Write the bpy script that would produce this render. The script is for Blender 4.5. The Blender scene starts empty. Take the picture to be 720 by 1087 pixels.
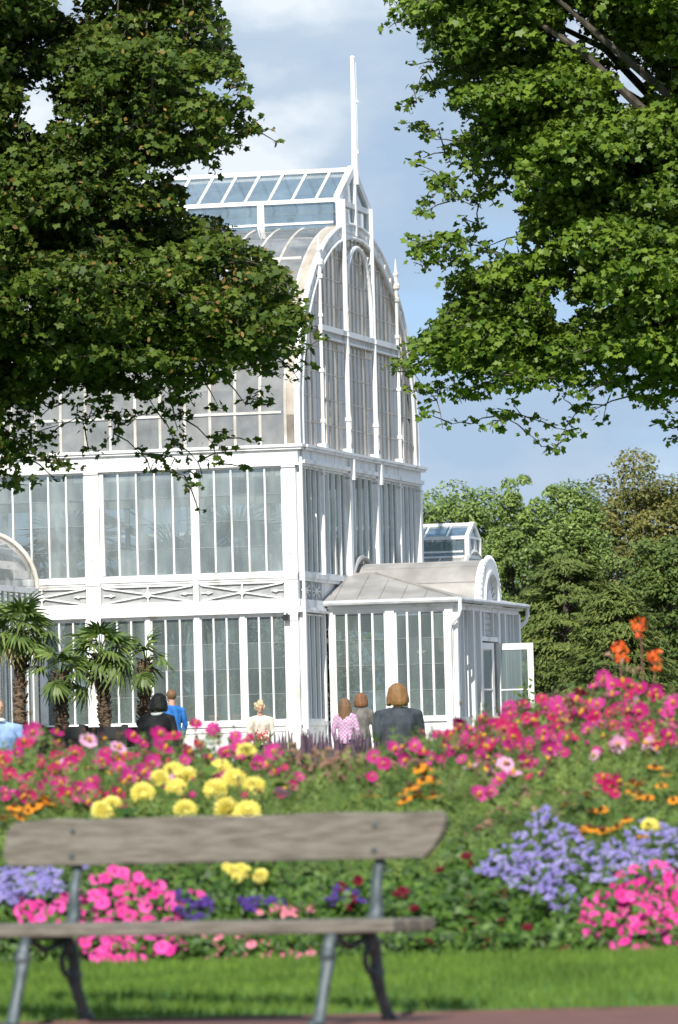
import bpy, math, random
import numpy as np
from mathutils import Vector, Matrix
random.seed(7); rng = np.random.default_rng(11)
PI = math.pi
sc = bpy.context.scene
col = sc.collection

# ------------------------------------------------------------------ camera
F = 6470.0; W0, H0 = 720.0, 1087.0
ROLL = 0.025; HZ = 838.0; EYE = 1.0
PITCH = math.atan((HZ - H0/2) * math.cos(ROLL) / F)
fw = Vector((0, math.cos(PITCH), math.sin(PITCH)))
up0 = Vector((0, -math.sin(PITCH), math.cos(PITCH)))
rt0 = Vector((1, 0, 0))
rt = rt0*math.cos(ROLL) - up0*math.sin(ROLL)
up = up0*math.cos(ROLL) + rt0*math.sin(ROLL)
CAM = Vector((0, 0, EYE))
def P(px, py, Y):
    d = fw + rt*((px-W0/2)/F) - up*((py-H0/2)/F)
    return CAM + d*(Y/d.y)
def pix(p):
    d = np.asarray(p, float)-np.array(CAM); z = d@np.array(fw)
    return W0/2+F*(d@np.array(rt))/z, H0/2-F*(d@np.array(up))/z
cd = bpy.data.cameras.new('camera'); cam = bpy.data.objects.new('camera', cd); col.objects.link(cam)
m = Matrix.Identity(4)
for i in range(3):
    m[i][0] = rt[i]; m[i][1] = up[i]; m[i][2] = -fw[i]; m[i][3] = CAM[i]
cam.matrix_world = m
cd.sensor_fit = 'VERTICAL'; cd.sensor_height = 24.0; cd.lens = F/H0*24.0
cd.clip_start = 0.5; cd.clip_end = 5000
cd.dof.use_dof = True; cd.dof.focus_distance = 112; cd.dof.aperture_fstop = 143/34.0
sc.camera = cam

# ------------------------------------------------------------------ world
def lerp(a, b, t): return a+(b-a)*t
SUN_EL = math.radians(38); SUN_H = Vector((-0.17, -0.98, 0)).normalized()
w = bpy.data.worlds.new('World'); sc.world = w; w.use_nodes = True
nt = w.node_tree; N = nt.nodes; Lk = nt.links
for n in list(N): N.remove(n)
out = N.new('ShaderNodeOutputWorld'); bg = N.new('ShaderNodeBackground')
sky = N.new('ShaderNodeTexSky'); sky.sky_type = 'NISHITA'; sky.sun_disc = False
sky.sun_elevation = SUN_EL
sky.sun_rotation = math.atan2(SUN_H.x, SUN_H.y)
sky.air_density = 1.0; sky.dust_density = 0.4; sky.ozone_density = 1.5
tc = N.new('ShaderNodeTexCoord')
mp = N.new('ShaderNodeMapping'); mp.inputs['Scale'].default_value = (1.0, 1.0, 1.9); mp.inputs['Location'].default_value = (3.687, 1.74, 0.25)
Lk.new(tc.outputs['Generated'], mp.inputs[0])
n1 = N.new('ShaderNodeTexNoise'); n1.inputs['Scale'].default_value = 9.0; n1.inputs['Detail'].default_value = 9; n1.inputs['Roughness'].default_value = 0.52
n2 = N.new('ShaderNodeTexNoise'); n2.inputs['Scale'].default_value = 21.0; n2.inputs['Detail'].default_value = 8; n2.inputs['Roughness'].default_value = 0.5
Lk.new(mp.outputs[0], n1.inputs[0]); Lk.new(mp.outputs[0], n2.inputs[0])
cr = N.new('ShaderNodeValToRGB'); cr.color_ramp.elements[0].position = 0.38; cr.color_ramp.elements[1].position = 0.51
Lk.new(n1.outputs[0], cr.inputs[0])
cc = N.new('ShaderNodeValToRGB')
cc.color_ramp.elements[0].position = 0.40; cc.color_ramp.elements[0].color = (3.9, 5.2, 6.9, 1)
cc.color_ramp.elements[1].position = 0.62; cc.color_ramp.elements[1].color = (7.7, 8.4, 9.0, 1)
e = cc.color_ramp.elements.new(0.52); e.color = (4.9, 6.0, 7.3, 1)
Lk.new(n2.outputs[0], cc.inputs[0])
mx = N.new('ShaderNodeMixRGB')
Lk.new(cr.outputs[0], mx.inputs[0]); mb_ = N.new('ShaderNodeMixRGB'); mb_.inputs[0].default_value = .6; mb_.inputs[2].default_value = (2.7,5.3,9.8,1); Lk.new(sky.outputs[0], mb_.inputs[1]); Lk.new(mb_.outputs[0], mx.inputs[1]); Lk.new(cc.outputs[0], mx.inputs[2])
Lk.new(mx.outputs[0], bg.inputs[0]); bg.inputs[1].default_value = 0.097
Lk.new(bg.outputs[0], out.inputs[0])
sd = bpy.data.lights.new('sun', 'SUN'); sd.energy = 5.0; sd.angle = math.radians(0.5); sd.color = (1.0, 0.95, 0.87)
so = bpy.data.objects.new('sun', sd); col.objects.link(so)
sdir = Vector((SUN_H.x*math.cos(SUN_EL), SUN_H.y*math.cos(SUN_EL), math.sin(SUN_EL)))
so.rotation_euler = sdir.to_track_quat('Z', 'Y').to_euler(); so.location = (-20, -30, 40)
sc.view_settings.view_transform = 'Standard'; sc.view_settings.look = 'None'
sc.view_settings.exposure = 0.22; sc.view_settings.gamma = 1.0
sc.cycles.max_bounces = 8; sc.cycles.transparent_max_bounces = 24; sc.cycles.diffuse_bounces = 3
sc.cycles.use_denoising = True

# ------------------------------------------------------------------ materials
def mat(name, c1, c2=None, scale=3.0, rough=0.6, metal=0, bump=0, detail=4, stretch=None, island=False, transl=0, spec=0.35, ramp=(0.35, 0.65)):
    M = bpy.data.materials.new(name); M.use_nodes = True
    nt = M.node_tree; N = nt.nodes; b = N['Principled BSDF']; o = N['Material Output']
    b.inputs['Roughness'].default_value = rough; b.inputs['Metallic'].default_value = metal
    b.inputs['Specular IOR Level'].default_value = spec
    c2 = c2 or c1
    r = N.new('ShaderNodeValToRGB')
    r.color_ramp.elements[0].position = ramp[0]; r.color_ramp.elements[0].color = (*c1, 1)
    r.color_ramp.elements[1].position = ramp[1]; r.color_ramp.elements[1].color = (*c2, 1)
    tc = N.new('ShaderNodeTexCoord'); mp = N.new('ShaderNodeMapping')
    if stretch: mp.inputs['Scale'].default_value = stretch
    nz = N.new('ShaderNodeTexNoise'); nz.inputs['Scale'].default_value = scale; nz.inputs['Detail'].default_value = detail
    nt.links.new(tc.outputs['Object'], mp.inputs[0]); nt.links.new(mp.outputs[0], nz.inputs[0])
    if island:
        g = N.new('ShaderNodeNewGeometry'); nt.links.new(g.outputs['Random Per Island'], r.inputs[0])
        r.color_ramp.elements[0].position = 0; r.color_ramp.elements[1].position = 1
        m2 = N.new('ShaderNodeMixRGB'); m2.blend_type = 'MULTIPLY'; m2.inputs[0].default_value = 0.55
        r2 = N.new('ShaderNodeValToRGB'); r2.color_ramp.elements[0].position = .35; r2.color_ramp.elements[0].color = (.45,.5,.45,1)
        r2.color_ramp.elements[1].position = .62; r2.color_ramp.elements[1].color = (1.25,1.2,1.0,1)
        nt.links.new(nz.outputs[0], r2.inputs[0]); nt.links.new(r.outputs[0], m2.inputs[1]); nt.links.new(r2.outputs[0], m2.inputs[2])
        colout = m2.outputs[0]
    else:
        nt.links.new(nz.outputs[0], r.inputs[0]); colout = r.outputs[0]
    nt.links.new(colout, b.inputs['Base Color'])
    if bump:
        bp = N.new('ShaderNodeBump'); bp.inputs['Strength'].default_value = bump; bp.inputs['Distance'].default_value = 0.02
        nt.links.new(nz.outputs[0], bp.inputs['Height']); nt.links.new(bp.outputs[0], b.inputs['Normal'])
    if transl:
        t = N.new('ShaderNodeBsdfTranslucent'); ms = N.new('ShaderNodeMixShader'); ms.inputs[0].default_value = transl
        nt.links.new(colout, t.inputs[0]); nt.links.new(b.outputs[0], ms.inputs[1]); nt.links.new(t.outputs[0], ms.inputs[2])
        nt.links.new(ms.outputs[0], o.inputs[0])
    return M
def glass(name, dust_c, dust, tint=(.8,.86,.86), scale=1.5, streak=(1,1,.25), refl=0.12):
    """pane of old glasshouse glass: clear, with a film of dirt that varies, and a reflection"""
    M = bpy.data.materials.new(name); M.use_nodes = True
    nt = M.node_tree; N = nt.nodes; o = N['Material Output']; N.remove(N['Principled BSDF'])
    tr = N.new('ShaderNodeBsdfTransparent'); tr.inputs[0].default_value = (*tint, 1)
    df = N.new('ShaderNodeBsdfDiffuse')
    gl = N.new('ShaderNodeBsdfGlossy'); gl.inputs['Roughness'].default_value = 0.06
    tc = N.new('ShaderNodeTexCoord'); mp = N.new('ShaderNodeMapping'); mp.inputs['Scale'].default_value = streak
    nz = N.new('ShaderNodeTexNoise'); nz.inputs['Scale'].default_value = scale; nz.inputs['Detail'].default_value = 6
    nt.links.new(tc.outputs['Object'], mp.inputs[0]); nt.links.new(mp.outputs[0], nz.inputs[0])
    g = N.new('ShaderNodeNewGeometry')
    r = N.new('ShaderNodeMapRange'); r.inputs['From Min'].default_value = .3; r.inputs['From Max'].default_value = .7
    r.inputs['To Min'].default_value = max(0, dust*0.6); r.inputs['To Max'].default_value = min(1, dust*1.4)
    nt.links.new(nz.outputs[0], r.inputs[0])
    ad = N.new('ShaderNodeMath'); ad.operation = 'MULTIPLY_ADD'; ad.inputs[1].default_value = 0.24; 
    nt.links.new(g.outputs['Random Per Island'], ad.inputs[0]); nt.links.new(r.outputs[0], ad.inputs[2]); ad.use_clamp = True
    cr = N.new('ShaderNodeValToRGB'); cr.color_ramp.elements[0].color = (*[c*.72 for c in dust_c], 1); cr.color_ramp.elements[1].color = (*[min(1, c*1.12) for c in dust_c], 1)
    cr.color_ramp.elements[0].position = .3; cr.color_ramp.elements[1].position = .7
    n3 = N.new('ShaderNodeTexNoise'); n3.inputs['Scale'].default_value = scale*2.3; n3.inputs['Detail'].default_value = 5
    nt.links.new(mp.outputs[0], n3.inputs[0]); nt.links.new(n3.outputs[0], cr.inputs[0]); nt.links.new(cr.outputs[0], df.inputs[0])
    m1 = N.new('ShaderNodeMixShader'); nt.links.new(ad.outputs[0], m1.inputs[0]); nt.links.new(tr.outputs[0], m1.inputs[1]); nt.links.new(df.outputs[0], m1.inputs[2])
    fr = N.new('ShaderNodeFresnel'); fr.inputs[0].default_value = 1.5
    ml = N.new('ShaderNodeMath'); ml.operation = 'ADD'; ml.inputs[1].default_value = refl - 0.04; ml.use_clamp = True
    nt.links.new(fr.outputs[0], ml.inputs[0])
    m2 = N.new('ShaderNodeMixShader'); nt.links.new(ml.outputs[0], m2.inputs[0]); nt.links.new(m1.outputs[0], m2.inputs[1]); nt.links.new(gl.outputs[0], m2.inputs[2])
    nt.links.new(m2.outputs[0], o.inputs[0])
    return M
MW = mat('white_paint', (.50,.48,.43), (.83,.83,.82), 2.4, .5, detail=11, stretch=(1,1,.3), ramp=(.27,.47))
MWD = mat('worn_white_paint', (.45,.44,.40), (.70,.69,.65), 2.2, .6, detail=8)
MCR = mat('cream_paint', (.52,.47,.40), (.68,.63,.56), 2.0, .6, detail=6)
MIN = mat('interior_cream', (.55,.5,.4), (.68,.63,.52), 2.0, .7)
MROOF = mat('zinc_roof', (.26,.25,.235), (.42,.40,.375), 1.4, .45, .0, .05, 8)
MGUT = mat('gutter_metal', (.42,.44,.45), (.6,.61,.61), 3, .35)
GW = glass('window_glass', (.36,.42,.42), .36, (.85,.92,.93), 1.6, refl=.12)
GL = glass('lower_window_glass', (.24,.30,.28), .24, (.80,.88,.85), 1.6, refl=.10)
GR = glass('roof_glass', (.30,.295,.28), .62, (.7,.78,.8), 1.3, (1,1,1), .14)
GB = glass('whitewashed_glass', (.56,.50,.44), .95, (.7,.7,.66), 1.2, (1,1,.2), .0)
GT = glass('lantern_glass', (.20,.28,.33), .40, (.72,.82,.9), 1.5, refl=.2)
MGBR = mat('lead_grey', (.24,.27,.26), (.36,.39,.38), 4, .6)
MDK = mat('dark_paint', (.012,.013,.014), (.03,.03,.03), 4, .5)
MTER = mat('terracotta', (.30,.12,.06), (.45,.2,.11), 5, .8)
MSOIL = mat('soil', (.035,.024,.016), (.07,.05,.035), 6, .95)
MBARK = mat('maple_bark', (.05,.042,.034), (.13,.11,.09), 9, .9, bump=.8, stretch=(1,1,.25))
MPB = mat('palm_bark', (.05,.032,.02), (.20,.14,.09), 14, .95, bump=1.0, stretch=(1,1,2))
MIN_FLOOR = mat('indoor_floor', (.2,.2,.17), (.3,.3,.26), 2, .9)
ML1 = mat('maple_leaf_dark', (.042,.088,.011), (.13,.185,.024), .55, .55, island=True, transl=.28)  # dark green, partly to put the left maple's shade into the leaf colour
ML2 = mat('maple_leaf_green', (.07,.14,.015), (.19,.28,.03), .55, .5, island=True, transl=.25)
MKEY = mat('maple_keys', (.22,.13,.04), (.36,.25,.06), 2, .7, island=True, transl=.3)
MLB = mat('birch_leaf', (.10,.17,.035), (.26,.35,.10), .4, .5, island=True, transl=.25)
MLC = mat('cypress_leaf', (.065,.11,.022), (.17,.20,.045), .5, .75, island=True, transl=.1)
MLO = mat('autumn_leaf', (.10,.125,.03), (.23,.21,.06), .4, .6, island=True, transl=.2)
MLD = mat('dark_shrub_leaf', (.055,.10,.02), (.14,.19,.04), .6, .6, island=True, transl=.15)
MPALM = mat('palm_leaf', (.06,.12,.022), (.20,.27,.07), 1.5, .45, island=True, transl=.2)
MPALMD = mat('palm_leaf_dry', (.22,.19,.06), (.34,.29,.12), 1.5, .6, island=True, transl=.2)
MIND = mat('indoor_leaf', (.04,.085,.03), (.13,.20,.07), 1.5, .6, island=True, transl=.2)
MFOL = mat('bedding_leaf', (.03,.085,.012), (.12,.22,.032), 1.2, .5, island=True, transl=.25)
MFEA = mat('feathery_leaf', (.06,.125,.022), (.22,.30,.07), 1.2, .6, island=True, transl=.3)
MGRASS = mat('grass_blade', (.06,.14,.018), (.20,.31,.05), 1.5, .6, island=True, transl=.3)
MPLUME = mat('grass_plume', (.20,.10,.08), (.40,.26,.18), 3, .8, island=True, transl=.2)

# ------------------------------------------------------------------ mesh builder
class MB:
    def __init__(s): s.v = []; s.f = []; s.m = []
    def add(s, vs, fs, mi=0):
        o = len(s.v); s.v += [tuple(p) for p in vs]; s.f += [tuple(i+o for i in f) for f in fs]; s.m += [mi]*len(fs); return s
    def box(s, x0, x1, y0, y1, z0, z1, mi=0):
        if x0 > x1: x0, x1 = x1, x0
        if y0 > y1: y0, y1 = y1, y0
        if z0 > z1: z0, z1 = z1, z0
        vs = [(x,y,z) for z in (z0,z1) for y in (y0,y1) for x in (x0,x1)]
        return s.add(vs, [(0,2,3,1),(4,5,7,6),(0,1,5,4),(2,6,7,3),(0,4,6,2),(1,3,7,5)], mi)
    def bar(s, a, b, wd, dp, ref=(0,0,1), mi=0):
        a = Vector(a); b = Vector(b); d = (b-a).normalized(); r = Vector(ref)
        x = d.cross(r)
        if x.length < 1e-4: x = d.cross(Vector((1,0,0)))
        x.normalize(); y = d.cross(x)
        vs = [p + x*sx*wd/2 + y*sy*dp/2 for p in (a,b) for sx,sy in ((-1,-1),(1,-1),(1,1),(-1,1))]
        return s.add(vs, [(3,2,1,0),(4,5,6,7),(0,1,5,4),(1,2,6,5),(2,3,7,6),(3,0,4,7)], mi)
    def tube(s, pts, rs, n=8, mi=0, cap=True, flat=1.0):
        pts = [Vector(p) for p in pts]
        if not hasattr(rs, '__len__'): rs = [rs]*len(pts)
        o = len(s.v); prev = None
        for i, p in enumerate(pts):
            d = (pts[min(i+1,len(pts)-1)] - pts[max(i-1,0)]).normalized()
            if prev is None:
                x = d.cross(Vector((0,0,1)))
                if x.length < 1e-3: x = d.cross(Vector((0,1,0)))
            else: x = prev - d*prev.dot(d)
            x.normalize(); prev = x; y = d.cross(x)
            for k in range(n):
                a = 2*PI*k/n; s.v.append(tuple(p + (x*math.cos(a) + y*math.sin(a)*flat)*rs[i]))
        for i in range(len(pts)-1):
            for k in range(n):
                a = o+i*n+k; b = o+i*n+(k+1)%n
                s.f.append((a,b,b+n,a+n)); s.m.append(mi)
        if cap:
            s.f.append(tuple(o+k for k in range(n))[::-1]); s.m.append(mi)
            e = o+(len(pts)-1)*n; s.f.append(tuple(e+k for k in range(n))); s.m.append(mi)
        return s
    def lathe(s, prof, c=(0,0,0), n=12, mi=0):
        return s.tube([(c[0], c[1], c[2]+z) for r,z in prof], [max(r,.001) for r,z in prof], n, mi)
    def ell(s, c, r, n=10, mi=0, rot=None):
        c = Vector(c); vs = []; fs = []
        for i in range(1, n):
            t = PI*i/n
            for k in range(n):
                a = 2*PI*k/n; p = Vector((r[0]*math.sin(t)*math.cos(a), r[1]*math.sin(t)*math.sin(a), r[2]*math.cos(t)))
                if rot is not None: p = rot @ p
                vs.append(c+p)
        tp = Vector((0,0,r[2])); bt = Vector((0,0,-r[2]))
        if rot is not None: tp = rot@tp; bt = rot@bt
        vs += [c+tp, c+bt]; T = len(vs)-2
        for i in range(n-2):
            for k in range(n):
                a = i*n+k; b = i*n+(k+1)%n; fs.append((a,a+n,b+n,b))
        for k in range(n):
            fs.append((T,k,(k+1)%n)); fs.append((T+1,(n-2)*n+(k+1)%n,(n-2)*n+k))
        return s.add(vs, fs, mi)
    def prism(s, pts, off, mi=0):
        """flat polygon pts (3D) extruded by vector off"""
        n = len(pts); off = Vector(off); vs = [Vector(p) for p in pts] + [Vector(p)+off for p in pts]
        fs = [tuple(range(n))[::-1], tuple(range(n,2*n))] + [(i,(i+1)%n,(i+1)%n+n,i+n) for i in range(n)]
        return s.add(vs, fs, mi)
    def build(s, name, mats, parent=None, smooth=False, loc=None):
        me = bpy.data.meshes.new(name); me.from_pydata(s.v, [], s.f)
        if not isinstance(mats, (list,tuple)): mats = [mats]
        for q in mats: me.materials.append(q)
        if len(mats) > 1: me.polygons.foreach_set('material_index', s.m)
        if smooth: me.polygons.foreach_set('use_smooth', [True]*len(s.f))
        me.update()
        o = bpy.data.objects.new(name, me); col.objects.link(o)
        if parent is not None: o.parent = parent
        if loc is not None: o.location = loc
        return o
def empty(name, loc, rz=0):
    o = bpy.data.objects.new(name, None); col.objects.link(o); o.location = loc; o.rotation_euler = (0,0,rz); o.empty_display_size = .3
    return o
def tag(o, label=None, cat=None, group=None, kind=None):
    if label: o['label'] = label
    if cat: o['category'] = cat
    if group: o['group'] = group
    if kind: o['kind'] = kind
    return o
def kids(o): return [c for c in o.children]
def copy_tree(o, parent=None):
    c = o.copy(); col.objects.link(c); c.parent = parent
    for ch in KIDS.get(o.name, []): copy_tree(ch, c)
    return c
KIDS = {}
def reg(root):   # remember children lists (children property is slow)
    def rec(o, allc):
        KIDS[o.name] = [c for c in allc if c.parent == o]
        for c in KIDS[o.name]: rec(c, allc)
    rec(root, list(bpy.data.objects))

def cloud(name, material, pos, nrm, size, tmpl, parent=None, aspect=None, updir=None, mats=None, flip=None):
    """many leaves, each a copy of the polygon(s) tmpl=(verts, faces), in ONE mesh"""
    tv = np.array(tmpl[0], float); tf = tmpl[1]; n = len(pos); k = len(tv)
    pos = np.asarray(pos, float); nrm = np.asarray(nrm, float); nrm = nrm/ (np.linalg.norm(nrm, axis=1, keepdims=True)+1e-9)
    if updir is None: a = rng.normal(size=(n,3))
    else: a = np.asarray(updir, float) + rng.normal(size=(n,3))*0.001
    t = a - nrm*(a*nrm).sum(1, keepdims=True); t /= np.linalg.norm(t, axis=1, keepdims=True)+1e-9
    b = np.cross(nrm, t)
    size = np.broadcast_to(np.asarray(size, float), (n,))
    V = (pos[:,None,:] + size[:,None,None]*(tv[None,:,0:1]*b[:,None,:] + tv[None,:,1:2]*t[:,None,:] + tv[None,:,2:3]*nrm[:,None,:])).reshape(-1,3)
    me = bpy.data.meshes.new(name)
    me.vertices.add(n*k); me.vertices.foreach_set('co', V.ravel())
    fl = [len(f) for f in tf]; per = sum(fl)
    idx = np.concatenate([np.array(f) for f in tf])
    loops = (idx[None,:] + (np.arange(n)*k)[:,None]).ravel()
    me.loops.add(n*per); me.loops.foreach_set('vertex_index', loops.astype(np.int32))
    tot = np.tile(np.array(fl), n); start = np.concatenate([[0], np.cumsum(tot)[:-1]])
    me.polygons.add(len(tot)); me.polygons.foreach_set('loop_start', start.astype(np.int32)); me.polygons.foreach_set('loop_total', tot.astype(np.int32))
    me.materials.append(material); me.update(calc_edges=True); me.validate()
    o = bpy.data.objects.new(name, me); col.objects.link(o)
    if parent is not None: o.parent = parent
    return o
def maple_tmpl():
    pts = []
    for ang, r in ((180,.34),(128,.60),(100,.46),(62,.76),(30,.50),(0,.86),(-30,.50),(-62,.76),(-100,.46),(-128,.60)):
        a = math.radians(ang); pts.append((math.sin(a)*r*.62*1.25, math.cos(a)*r*.62, 0.10*abs(math.sin(a))*r))
    return (pts, [tuple(range(10))])
MAPLE = maple_tmpl()
OVAL = ([(0,-.5,0),(.26,-.15,.06),(.22,.2,.05),(0,.5,0),(-.22,.2,.05),(-.26,-.15,.06)], [(0,1,2,3,4,5)])
DIAM = ([(0,-.5,0),(.3,0,.05),(0,.5,0),(-.3,0,.05)], [(0,1,2,3)])
BLADE = ([(-.06,0,0),(.06,0,0),(.04,.5,.08),(0,1,.3),(-.04,.5,.08)], [(0,1,2,3,4)])
TWIGLET = ([(-.05,-.5,0),(.05,-.5,0),(.16,.0,0.02),(.03,.1,0),(.13,.5,.05),(0,.3,0),(-.13,.5,.05),(-.03,.1,0),(-.16,0,.02)], [(0,1,2,3,4,5,6,7,8)])

def inpoly(px, py, poly):
    x = np.asarray(px)[:,None]; y = np.asarray(py)[:,None]
    p = np.array(poly, float); q = np.roll(p, -1, 0)
    c = ((p[:,1] > y) != (q[:,1] > y)) & (x < (q[:,0]-p[:,0])*(y-p[:,1])/(q[:,1]-p[:,1]+1e-12)+p[:,0])
    return c.sum(1) % 2 == 1
def dpoly(px, py, poly):
    x = np.stack([px,py],1)[:,None,:]; p = np.array(poly, float); q = np.roll(p, -1, 0); d = q-p
    t = np.clip(((x-p)*d).sum(2)/((d*d).sum(1)+1e-9), 0, 1)
    return np.linalg.norm(x-(p+t[:,:,None]*d), axis=2).min(1)

# ------------------------------------------------------------------ ground
def g(Y):
    if Y < 26.95: return 0.0
    pts = [(26.95,.01),(28.2,.09),(31,.12),(40,.22),(62,.5),(95,.9),(118,1.18),(130,1.2),(5000,1.2)]
    for (a,b),(c,d) in zip(pts, pts[1:]):
        if Y <= c: return lerp(b, d, (Y-a)/(c-a))
    return 1.2
def sheet(name, x0, x1, ys, dz, material, kind='structure', nx=2):
    mb = MB()
    for Y in ys:
        for i in range(nx): mb.v.append((lerp(x0,x1,i/(nx-1)), Y, g(Y)+dz))
    for j in range(len(ys)-1):
        for i in range(nx-1):
            a = j*nx+i; mb.f.append((a,a+1,a+1+nx,a+nx)); mb.m.append(0)
    return tag(mb.build(name, material), kind=kind)
MGRD = mat('park_ground', (.13,.12,.10), (.22,.20,.17), .8, .95, bump=.2)
MLAWN = mat('lawn_ground', (.05,.13,.02), (.09,.2,.03), 2.5, .95, bump=.3)
M_ = bpy.data.materials.new('brick_path'); M_.use_nodes = True
_n = M_.node_tree.nodes; _b = _n['Principled BSDF']; _b.inputs['Roughness'].default_value = .9
_t = _n.new('ShaderNodeTexBrick'); _t.inputs['Scale'].default_value = 4.5; _t.inputs['Color1'].default_value = (.17,.062,.045,1); _t.inputs['Color2'].default_value = (.12,.05,.038,1)
_t.inputs['Mortar'].default_value = (.12,.08,.06,1); _t.inputs['Mortar Size'].default_value = .012
_c = _n.new('ShaderNodeTexCoord'); M_.node_tree.links.new(_c.outputs['Object'], _t.inputs[0]); M_.node_tree.links.new(_t.outputs[0], _b.inputs['Base Color'])
MBRICK = M_
def ground_ys(): return [-200,0,26.94,26.95,28.2,31,40,62,95,118,130,400,4500]
sheet('ground', -2500, 2500, ground_ys(), -.008, MGRD)
sheet('path', -30, 30, [10, 26.93], .002, MBRICK)
kb = MB(); kb.box(-30,30,26.93,26.98,-.05,.012); tag(kb.build('kerb', mat('kerb_stone', (.10,.06,.045),(.17,.10,.08), 5, .9)), kind='structure')
sheet('lawn', -30, 30, [26.98,28.2,31,31.2], .001, MLAWN)
sheet('flower_bed_soil', -30, 30, [31.2,40,46], .004, MSOIL)
sheet('park_lawn', -60, 60, [52,62,95,100], .003, MLAWN)
n = 42000
gx = rng.uniform(-3.2,3.2,n); gy = rng.uniform(26.93,31.3,n)**1.0; gz = np.array([g(y) for y in gy])
o = cloud('grass', MGRASS, np.stack([gx,gy,gz],1), np.stack([rng.normal(0,.5,n), -1+rng.normal(0,.4,n), np.full(n,.2)],1), rng.uniform(.025,.06,n), BLADE, updir=np.stack([rng.normal(0,.35,n),rng.normal(0,.35,n),np.ones(n)],1))
tag(o, 'short mown green grass strip between path and flower bed', 'grass', kind='stuff')

# ------------------------------------------------------------------ palm house
A = math.radians(14.0)
C0 = P(317, 600, 130); BASE = 1.2
ph = tag(empty('glasshouse', (C0.x, C0.y, BASE), -A), 'huge white Victorian palm house with arched glass roof, ridge lantern and flagpole', 'glasshouse')
D11 = 11.1; LEN = 13.2
ZC = 7.19
def FR(mb, s0, s1, t0, t1, z0, z1, mi=0): mb.box(-s1, -s0, -t1, -t0, z0, z1, mi)      # front facade: s runs left, t outward
def SD(mb, s0, s1, t0, t1, z0, z1, mi=0): mb.box(t0, t1, s0, s1, z0, z1, mi)           # gable side: s runs back, t outward
def window(parent, side, s0, s1, z0, z1, npan, rows, mull=.035, dep=.05, gm=GW, fm=MW, t0=0.0, thick=None):
    B = FR if side == 'F' else SD
    fr = MB(); fw_ = .035
    B(fr, s0, s0+fw_, t0-.05, t0+.03, z0, z1); B(fr, s1-fw_, s1, t0-.05, t0+.03, z0, z1)
    B(fr, s0+fw_, s1-fw_, t0-.05, t0+.028, z0, z0+.04); B(fr, s0+fw_, s1-fw_, t0-.05, t0+.028, z1-.04, z1)
    for i in range(1, npan):
        s = lerp(s0+fw_/2, s1-fw_/2, i/npan); B(fr, s-mull/2, s+mull/2, t0-.03, t0+dep, z0+.04, z1-.04)
    f = fr.build('window', fm, parent)
    gl = MB(); ms = [lerp(s0+fw_/2, s1-fw_/2, i/npan) for i in range(npan+1)]
    for i in range(npan):
        for j in range(rows):
            za = lerp(z0+.04, z1-.04, j/rows); zb = lerp(z0+.04, z1-.04, (j+1)/rows)
            a = ms[i]+(mull/2 if i else fw_/2); b = ms[i+1]-(mull/2 if i<npan-1 else fw_/2)
            tl = t0-.012 + random.uniform(-.002,.002); e1 = random.uniform(-.006,.006)
            if side == 'F': q = [(-a,-tl-e1,za),(-a,-tl,zb),(-b,-tl,zb),(-b,-tl+e1,za)]
            else: q = [(tl+e1,a,za),(tl-e1,b,za),(tl,b,zb),(tl,a,zb)]
            gl.add(q, [(0,1,2,3)])
    gl.build('glazing', gm, f)
    if rows > 1:
        hb = MB()
        for j in range(1, rows):
            z = lerp(z0+.04, z1-.04, j/rows); B(hb, s0+fw_+.002, s1-fw_-.002, t0-.010, t0-.006, z-.004, z+.004)
        hb.build('glazing_bar', MGBR, f)
    return f
# --- front facade
FB = [(.17, 2.12), (2.36, 4.30)]          # half bays right of the wide column
HALF = 2.24
pil_s = [0.0, 4.54, 9.08, 13.2]
for k, s in enumerate(pil_s):
    mb = MB(); wd = .16
    a, b = (s-.0, s+.30) if k == 0 else (s-wd, s+wd)
    FR(mb, a, b, -.06, .10, 3.70, 6.74)
    FR(mb, a-.0, b+.0, -.06, .135, 6.70, 6.79); FR(mb, a, b, -.06, .12, 4.30, 4.42)
    FR(mb, a, b, -.06, .15, 1.07, 3.70); FR(mb, a, b+.02, -.06, .17, 3.42, 3.56); FR(mb, a, b+.02, -.06, .18, 0.0, 1.07)
    if k:   FR(mb, a-.10, a-.02, -.04, .06, 4.5, 6.7)
    for zz in (5.9, 5.2):                 # small rosettes cast on the pilaster
        c_ = -(a+b)/2
        mb.tube([(c_, -.10, zz-.3), (c_, -.118, zz-.3)], .045, 10)
    mb.build('pilaster', MW, ph)
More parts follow.
